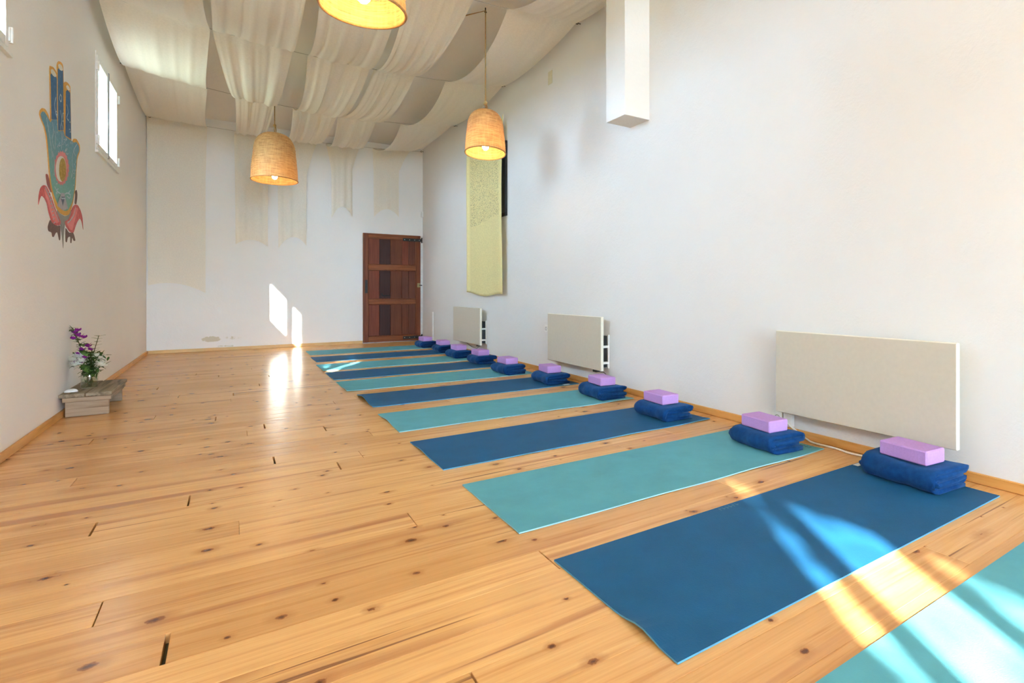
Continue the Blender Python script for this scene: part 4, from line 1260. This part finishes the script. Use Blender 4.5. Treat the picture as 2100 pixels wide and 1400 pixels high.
# ------------------------------------------------------------------ yellow lace over a dark hatch on the right wall
hatch = empty('window_7', (XR, 7.6, 1.95), kind='structure')
MB().bbox(-.03, -.001, -.675, .68, 0, .045, .003).build('hatch_rail', M['dark_wood'], hatch)
MB().bbox(-.03, -.001, -.675, .68, .955, 1.0, .003).build('hatch_rail', M['dark_wood'], hatch)
for y_ in (-.675, .63):
    MB().bbox(-.03, -.001, y_, y_ + .05, .0455, .9545, .003).build('hatch_stile', M['dark_wood'], hatch)
MB().box(-.012, -.001, -.6245, .6295, .0455, .9545).build('hatch_board', M['hatch_grey'], hatch)
def lace_cloth():
    nx, nz = 60, 60
    V = []
    for j in range(nz + 1):
        t = j / nz
        for i in range(nx + 1):
            u = i / nx                        # 0 near edge (right in the photo), 1 far edge
            y = 6.945 + (8.325 - 6.945) * u
            zt = 3.30 - .26 * (u ** .35) * (1 - .35 * u)
            zb = .905 + .012 * sin(u * 9) - .03 * sin(u * pi) + .02 * u
            z = zt + (zb - zt) * t
            y += (.5 - u) * .03 * sin(pi * min(1, t * 1.2)) * .6
            edge = exp(-u * 9) + exp(-(1 - u) * 9)
            x = XR - .042 - .018 * (0.5 + .5 * sin(u * 31 + 2.2 * t)) * (.35 + .65 * edge) - .008 * sin(u * 70 + t * 5) * edge - .012 * sin(t * 2 + u * 7)
            V.append((x, y, z))
    n = nx + 1
    F = [(a * n + i, a * n + i + 1, (a + 1) * n + i + 1, (a + 1) * n + i) for a in range(nz) for i in range(nx)]
    o = MB().add(V, F).build('lace_hanging', M['lace'], None, True)
    tag(o, 'yellow lace cloth hanging over a dark framed hatch on the right wall', 'wall hanging')
    md = o.modifiers.new('thickness', 'SOLIDIFY'); md.thickness = .0015
lace_cloth()

# ------------------------------------------------------------------ low bench with the jar of flowers
bench = empty('low_bench', (-0.895, 6.15, 0.0), 0, 'low weathered pallet wood bench against the left wall carrying a flower jar', 'bench')
for x0, x1 in ((-.142, -.002), (.001, .150)):
    MB().bbox(x0, x1, -.385, .36, .150, .178, .004).build('top_board', M['weathered'], bench)
for y0 in (-.365, .325):
    MB().bbox(-.125, .142, y0, y0 + .022, .115, .1495, .003).build('apron', M['weathered_x'], bench)
for y0 in (-.335, .285):
    MB().bbox(-.115, .125, y0, y0 + .03, .001, .1495 - .0, .003).build('leg_board', M['weathered_x'], bench)
for x0 in (-.138, .122):
    MB().bbox(x0, x0 + .018, -.30, .282, .11, .1495, .003).build('side_rail', M['weathered'], bench)

JX, JY, JZ = -0.915, 6.06, 0.1785
jar = empty('glass_jar', (JX, JY, JZ), 0, 'clear glass jar of water and flower stems on the low bench', 'jar')
prof = [(.001, .004), (.040, .004), (.046, .012), (.047, .10), (.043, .120), (.036, .130), (.036, .150), (.038, .152), (.040, .150), (.040, .130), (.047, .121), (.0505, .102), (.0505, .010), (.045, .0005), (.001, .0005)]
MB().lathe(prof, 32).build('jar_body', M['jar_glass'], jar, True)
MB().lathe([(.001, .0045), (.0395, .0045), (.0455, .0125), (.0465, .075), (.001, .075)], 28).build('water', M['water'], jar, True)
for q in (0, 1):
    MB().lathe([(.0405 + .0012 * cos(a), .136 + q * .008 + .0012 * sin(a)) for a in [2 * pi * w / 6 for w in range(6)]], 24, closed=True).build('thread_ring', M['jar_glass'], jar, True)

def leaf_geo(mb, p, d, L, W, up=Vector((0, 0, 1)), mi=0, bend=.15):
    d = d.normalized()
    s = d.cross(up)
    if s.length < 1e-3: s = Vector((1, 0, 0))
    s.normalize(); nrm = s.cross(d)
    prof_ = [(0, 0), (.25, .42), (.5, .5), (.78, .3), (1, 0)]
    V = []
    for t, w in prof_:
        c = p + d * L * t - nrm * bend * L * t * t
        V += [c + s * W * w, c - nrm * W * .08, c - s * W * w]
    F = []
    for i in range(4):
        F += [(3 * i, 3 * i + 1, 3 * i + 4, 3 * i + 3), (3 * i + 1, 3 * i + 2, 3 * i + 5, 3 * i + 4)]
    mb.add(V, F, mi)

# the photo's axes seen at the jar: image right = rt, up = z, towards the camera = fw
rt = Vector((.81, -.587, 0)); fwd = Vector((-.587, -.81, 0)) * 1.0
def at(r_, z, f_=0.0):
    return Vector((JX, JY, JZ)) + rt * r_ + Vector((0, 0, z)) + Vector((.2, -.98, 0)) * f_
fr = random.Random(4)
def sprig(name, label, cat, pts, r=.003):
    root = empty(name, tuple(pts[0]), 0, label, cat, 'flowers in the glass jar')
    off = Vector(pts[0])
    MB().tube([p - off for p in smooth(pts, 5)], r, 6).build('stem', M['stem'], root, True)
    return root, off
# tall bougainvillea
pts = [at(.0, .012, .01), at(-.005, .14, .0), at(-.045, .25, .01), at(-.085, .36, .01), at(-.135, .475, .0)]
bg, off = sprig('bougainvillea_sprig', 'tall leaning sprig with magenta bracts in the glass jar', 'flower', pts)
path = smooth(pts, 8)
lv = MB()
for i in range(90):
    p = path[fr.randrange(9, len(path))]
    d = Vector((fr.uniform(-1, 1), fr.uniform(-1, 1), fr.uniform(-.4, .9)))
    leaf_geo(lv, p - off, d, fr.uniform(.02, .042), fr.uniform(.014, .026))
lo = lv.build('small_leaves', M['leaf'], bg, True); lo['kind'] = 'stuff'
def bracts(root, off, c, n=3, s=.036, mat='bract', name='bract'):
    mb = MB()
    for q in range(n):
        a = q * 2.1 + fr.random()
        d = Vector((cos(a), sin(a), .5 + .3 * fr.random()))
        leaf_geo(mb, c - off, d, s, s * .95, bend=-.25)
    return mb.build(name, M[mat], root, True)
for r_, z, f_ in ((-.128, .385, .02), (-.095, .415, .03), (-.118, .43, 0), (-.075, .405, .02), (-.045, .395, .03), (-.09, .45, .02), (-.06, .30, .05), (-.02, .335, .04), (-.012, .325, .03), (.012, .30, .03),
                   (-.085, .265, .06), (-.105, .20, .06), (-.065, .205, .06), (-.075, .215, .07), (-.035, .24, .06)):
    bracts(bg, off, at(r_, z, f_), 3, .032)
MB_l = MB()
for r_, z, dz in ((-.05, .30, -.3), (-.045, .19, -.5), (-.02, .18, -.6), (-.05, .33, .3)):
    m_ = MB()
    leaf_geo(m_, at(r_, z, .04) - off, Vector((.2, -.4, dz)), .07, .045)
    m_.build('large_leaf', M['leaf_light'], bg, True)
# light leafy sprig to the right
pts = [at(.005, .012, .0), at(.01, .14, .0), at(.03, .26, .0), at(.055, .35, .0), at(.075, .415, .0)]
sp, off = sprig('leafy_sprig', 'thin green leafy sprig leaning right in the glass jar', 'plant', pts, .0022)
path = smooth(pts, 6)
for i in range(9, len(path), 2):
    for sgn in (-1, 1):
        m_ = MB()
        leaf_geo(m_, path[i] - off, rt * sgn + Vector((0, 0, .35)) + Vector((0, fr.uniform(-.5, .5), 0)), fr.uniform(.03, .05), .016)
        m_.build('leaf', M['leaf_light'], sp, True)
# white clusters
def white_cluster(label, pts, heads):
    root, off = sprig('white_flower', label, 'flower', pts, .0025)
    for (r_, z, f_, s) in heads:
        c = at(r_, z, f_) - off
        mb = MB()
        for ringi, (cnt, el, ln) in enumerate(((13, -.25, .95), (13, .1, 1.0), (11, .5, .9), (8, .95, .75), (5, 1.35, .5))):
            for q in range(cnt):
                a = 2 * pi * q / cnt + ringi * .3
                d = Vector((cos(a) * cos(el), -.25 + sin(a) * cos(el) * .8, sin(el)))
                leaf_geo(mb, c, d, s * ln, s * .6, bend=.1)
        mb.ico(tuple(c), s * .45, 1, (1, 1, .8))
        hd = mb.build('flower_head', M['petal_white'], root, True)
        MB().ico(tuple(c + Vector((0, -.3 * s, .42 * s))), s * .16, 1).build('flower_centre', M['flower_centre'], hd, True)
white_cluster('cluster of round white flowers on the left of the glass jar', [at(-.01, .012, .02), at(-.03, .14, .02), at(-.08, .2, .03), at(-.10, .24, .03)],
              [(-.130, .235, .05, .042), (-.090, .262, .05, .044), (-.070, .225, .08, .036), (-.130, .192, .06, .036), (-.100, .202, .07, .036), (-.055, .255, .05, .036)])
white_cluster('small white flowers on the right of the glass jar', [at(.012, .012, .01), at(.02, .14, .01), at(.05, .2, .01), at(.08, .21, .01)],
              [(.085, .200, .04, .038), (.110, .185, .03, .030), (.055, .262, .03, .034), (.078, .245, .02, .028)])
# filler greenery
pts = [at(.0, .012, .015), at(.0, .12, .015), at(.01, .2, .02), at(.02, .27, .02)]
fg, off = sprig('greenery_bunch', 'dense dark green foliage filling the mouth of the glass jar', 'plant', pts, .003)
lv = MB()
for i in range(270):
    r_ = fr.gauss(.006, .05); z = fr.uniform(.11, .29)
    p = at(r_ * (1 if z > .16 else .6), z, fr.uniform(-.02, .06))
    leaf_geo(lv, p - off, Vector((fr.uniform(-1, 1), fr.uniform(-1, .5), fr.uniform(-.6, .8))), fr.uniform(.026, .055), fr.uniform(.013, .026))
for i in range(26):
    p = at(fr.uniform(-.028, .028), fr.uniform(.015, .10), fr.uniform(-.02, .02))
    leaf_geo(lv, p - off, Vector((fr.uniform(-.4, .4), fr.uniform(-.4, .4), 1)), .03, .012)
lo = lv.build('dense_leaves', M['leaf'], fg, True); lo['kind'] = 'stuff'
# shell beside the jar
sh = empty('white_shell', (-0.985, 5.90, 0.1785), .3, 'small white rounded shell on the bench left of the jar', 'shell')
V = []; n = 28
mb = MB()
for i in range(9):
    t = i / 8 * pi / 2
    for k_ in range(n):
        a = 2 * pi * k_ / n
        rr_ = cos(t) * (1 + .05 * cos(a * 9)) * (1 - .18 * cos(a))
        V.append((.038 * rr_ * cos(a), .03 * rr_ * sin(a), .024 * sin(t)))
F = [(i * n + k_, i * n + (k_ + 1) % n, (i + 1) * n + (k_ + 1) % n, (i + 1) * n + k_) for i in range(8) for k_ in range(n)]
F.append(tuple(range(n - 1, -1, -1)))
mb.add(V, F).build('shell_body', M['stone_white'], sh, True)

# ------------------------------------------------------------------ garden trees that dapple the sun (outside the left wall)
def tree(label, centre, size, leaves, seed, leafs=.11, keep=None):
    rg = random.Random(seed)
    root = empty('garden_tree', (centre[0], centre[1], -.3), 0, label, 'tree', 'trees outside the left windows')
    cz = centre[2] + .3
    MB().tube([(0, 0, 0), (.05, .05, cz * .5), (0, 0, cz)], [.12, .09, .05], 8).build('trunk', M['bark'], root, True)
    mb = MB()
    for i in range(leaves):
        while True:
            p = Vector((rg.uniform(-1, 1), rg.uniform(-1, 1), rg.uniform(-1, 1)))
            if p.length < 1: break
        p = Vector((p.x * size[0], p.y * size[1], p.z * size[2] + cz))
        w = p + root.location
        t = (XL - w.x) / .57                      # where this leaf's shadow meets the left wall: gaps in the crown
        if keep and keep(w.y + t, w.z - .695 * t, rg):
            continue
        d = Vector((rg.uniform(-1, 1), rg.uniform(-1, 1), rg.uniform(-1, .6)))
        leaf_geo(mb, p, d, leafs * rg.uniform(.7, 1.3), leafs * .6 * rg.uniform(.7, 1.3))
    o = mb.build('crown', M['outdoor_leaf'], root)
    o['kind'] = 'stuff'
def gap_front(y, z, rg):
    if z > 3.72 and y > -3.85: return False
    if -4.25 < y < -3.66: return rg.random() < (.96 if z < 3.72 else .8)
    if y <= -4.25: return rg.random() < (.96 if z < 3.35 else .3)
    return z < 3.5 and rg.random() < (.45 if z > 2.85 else .25)
def gap_second(y, z, rg):
    if 3.76 < y < 3.97: return rg.random() < .995
    if 4.02 < y < 4.12 and z > 2.35: return rg.random() < .97
    return False
tree('leafy garden tree outside the window nearest the front', (-3.3, -8.05, 5.95), (1.1, 1.5, 1.15), 2600, 5, .11, gap_front)
tree('dense garden tree outside the second window', (-3.0, 1.5, 4.2), (1.2, 2.2, 1.7), 5500, 8, .11, gap_second)
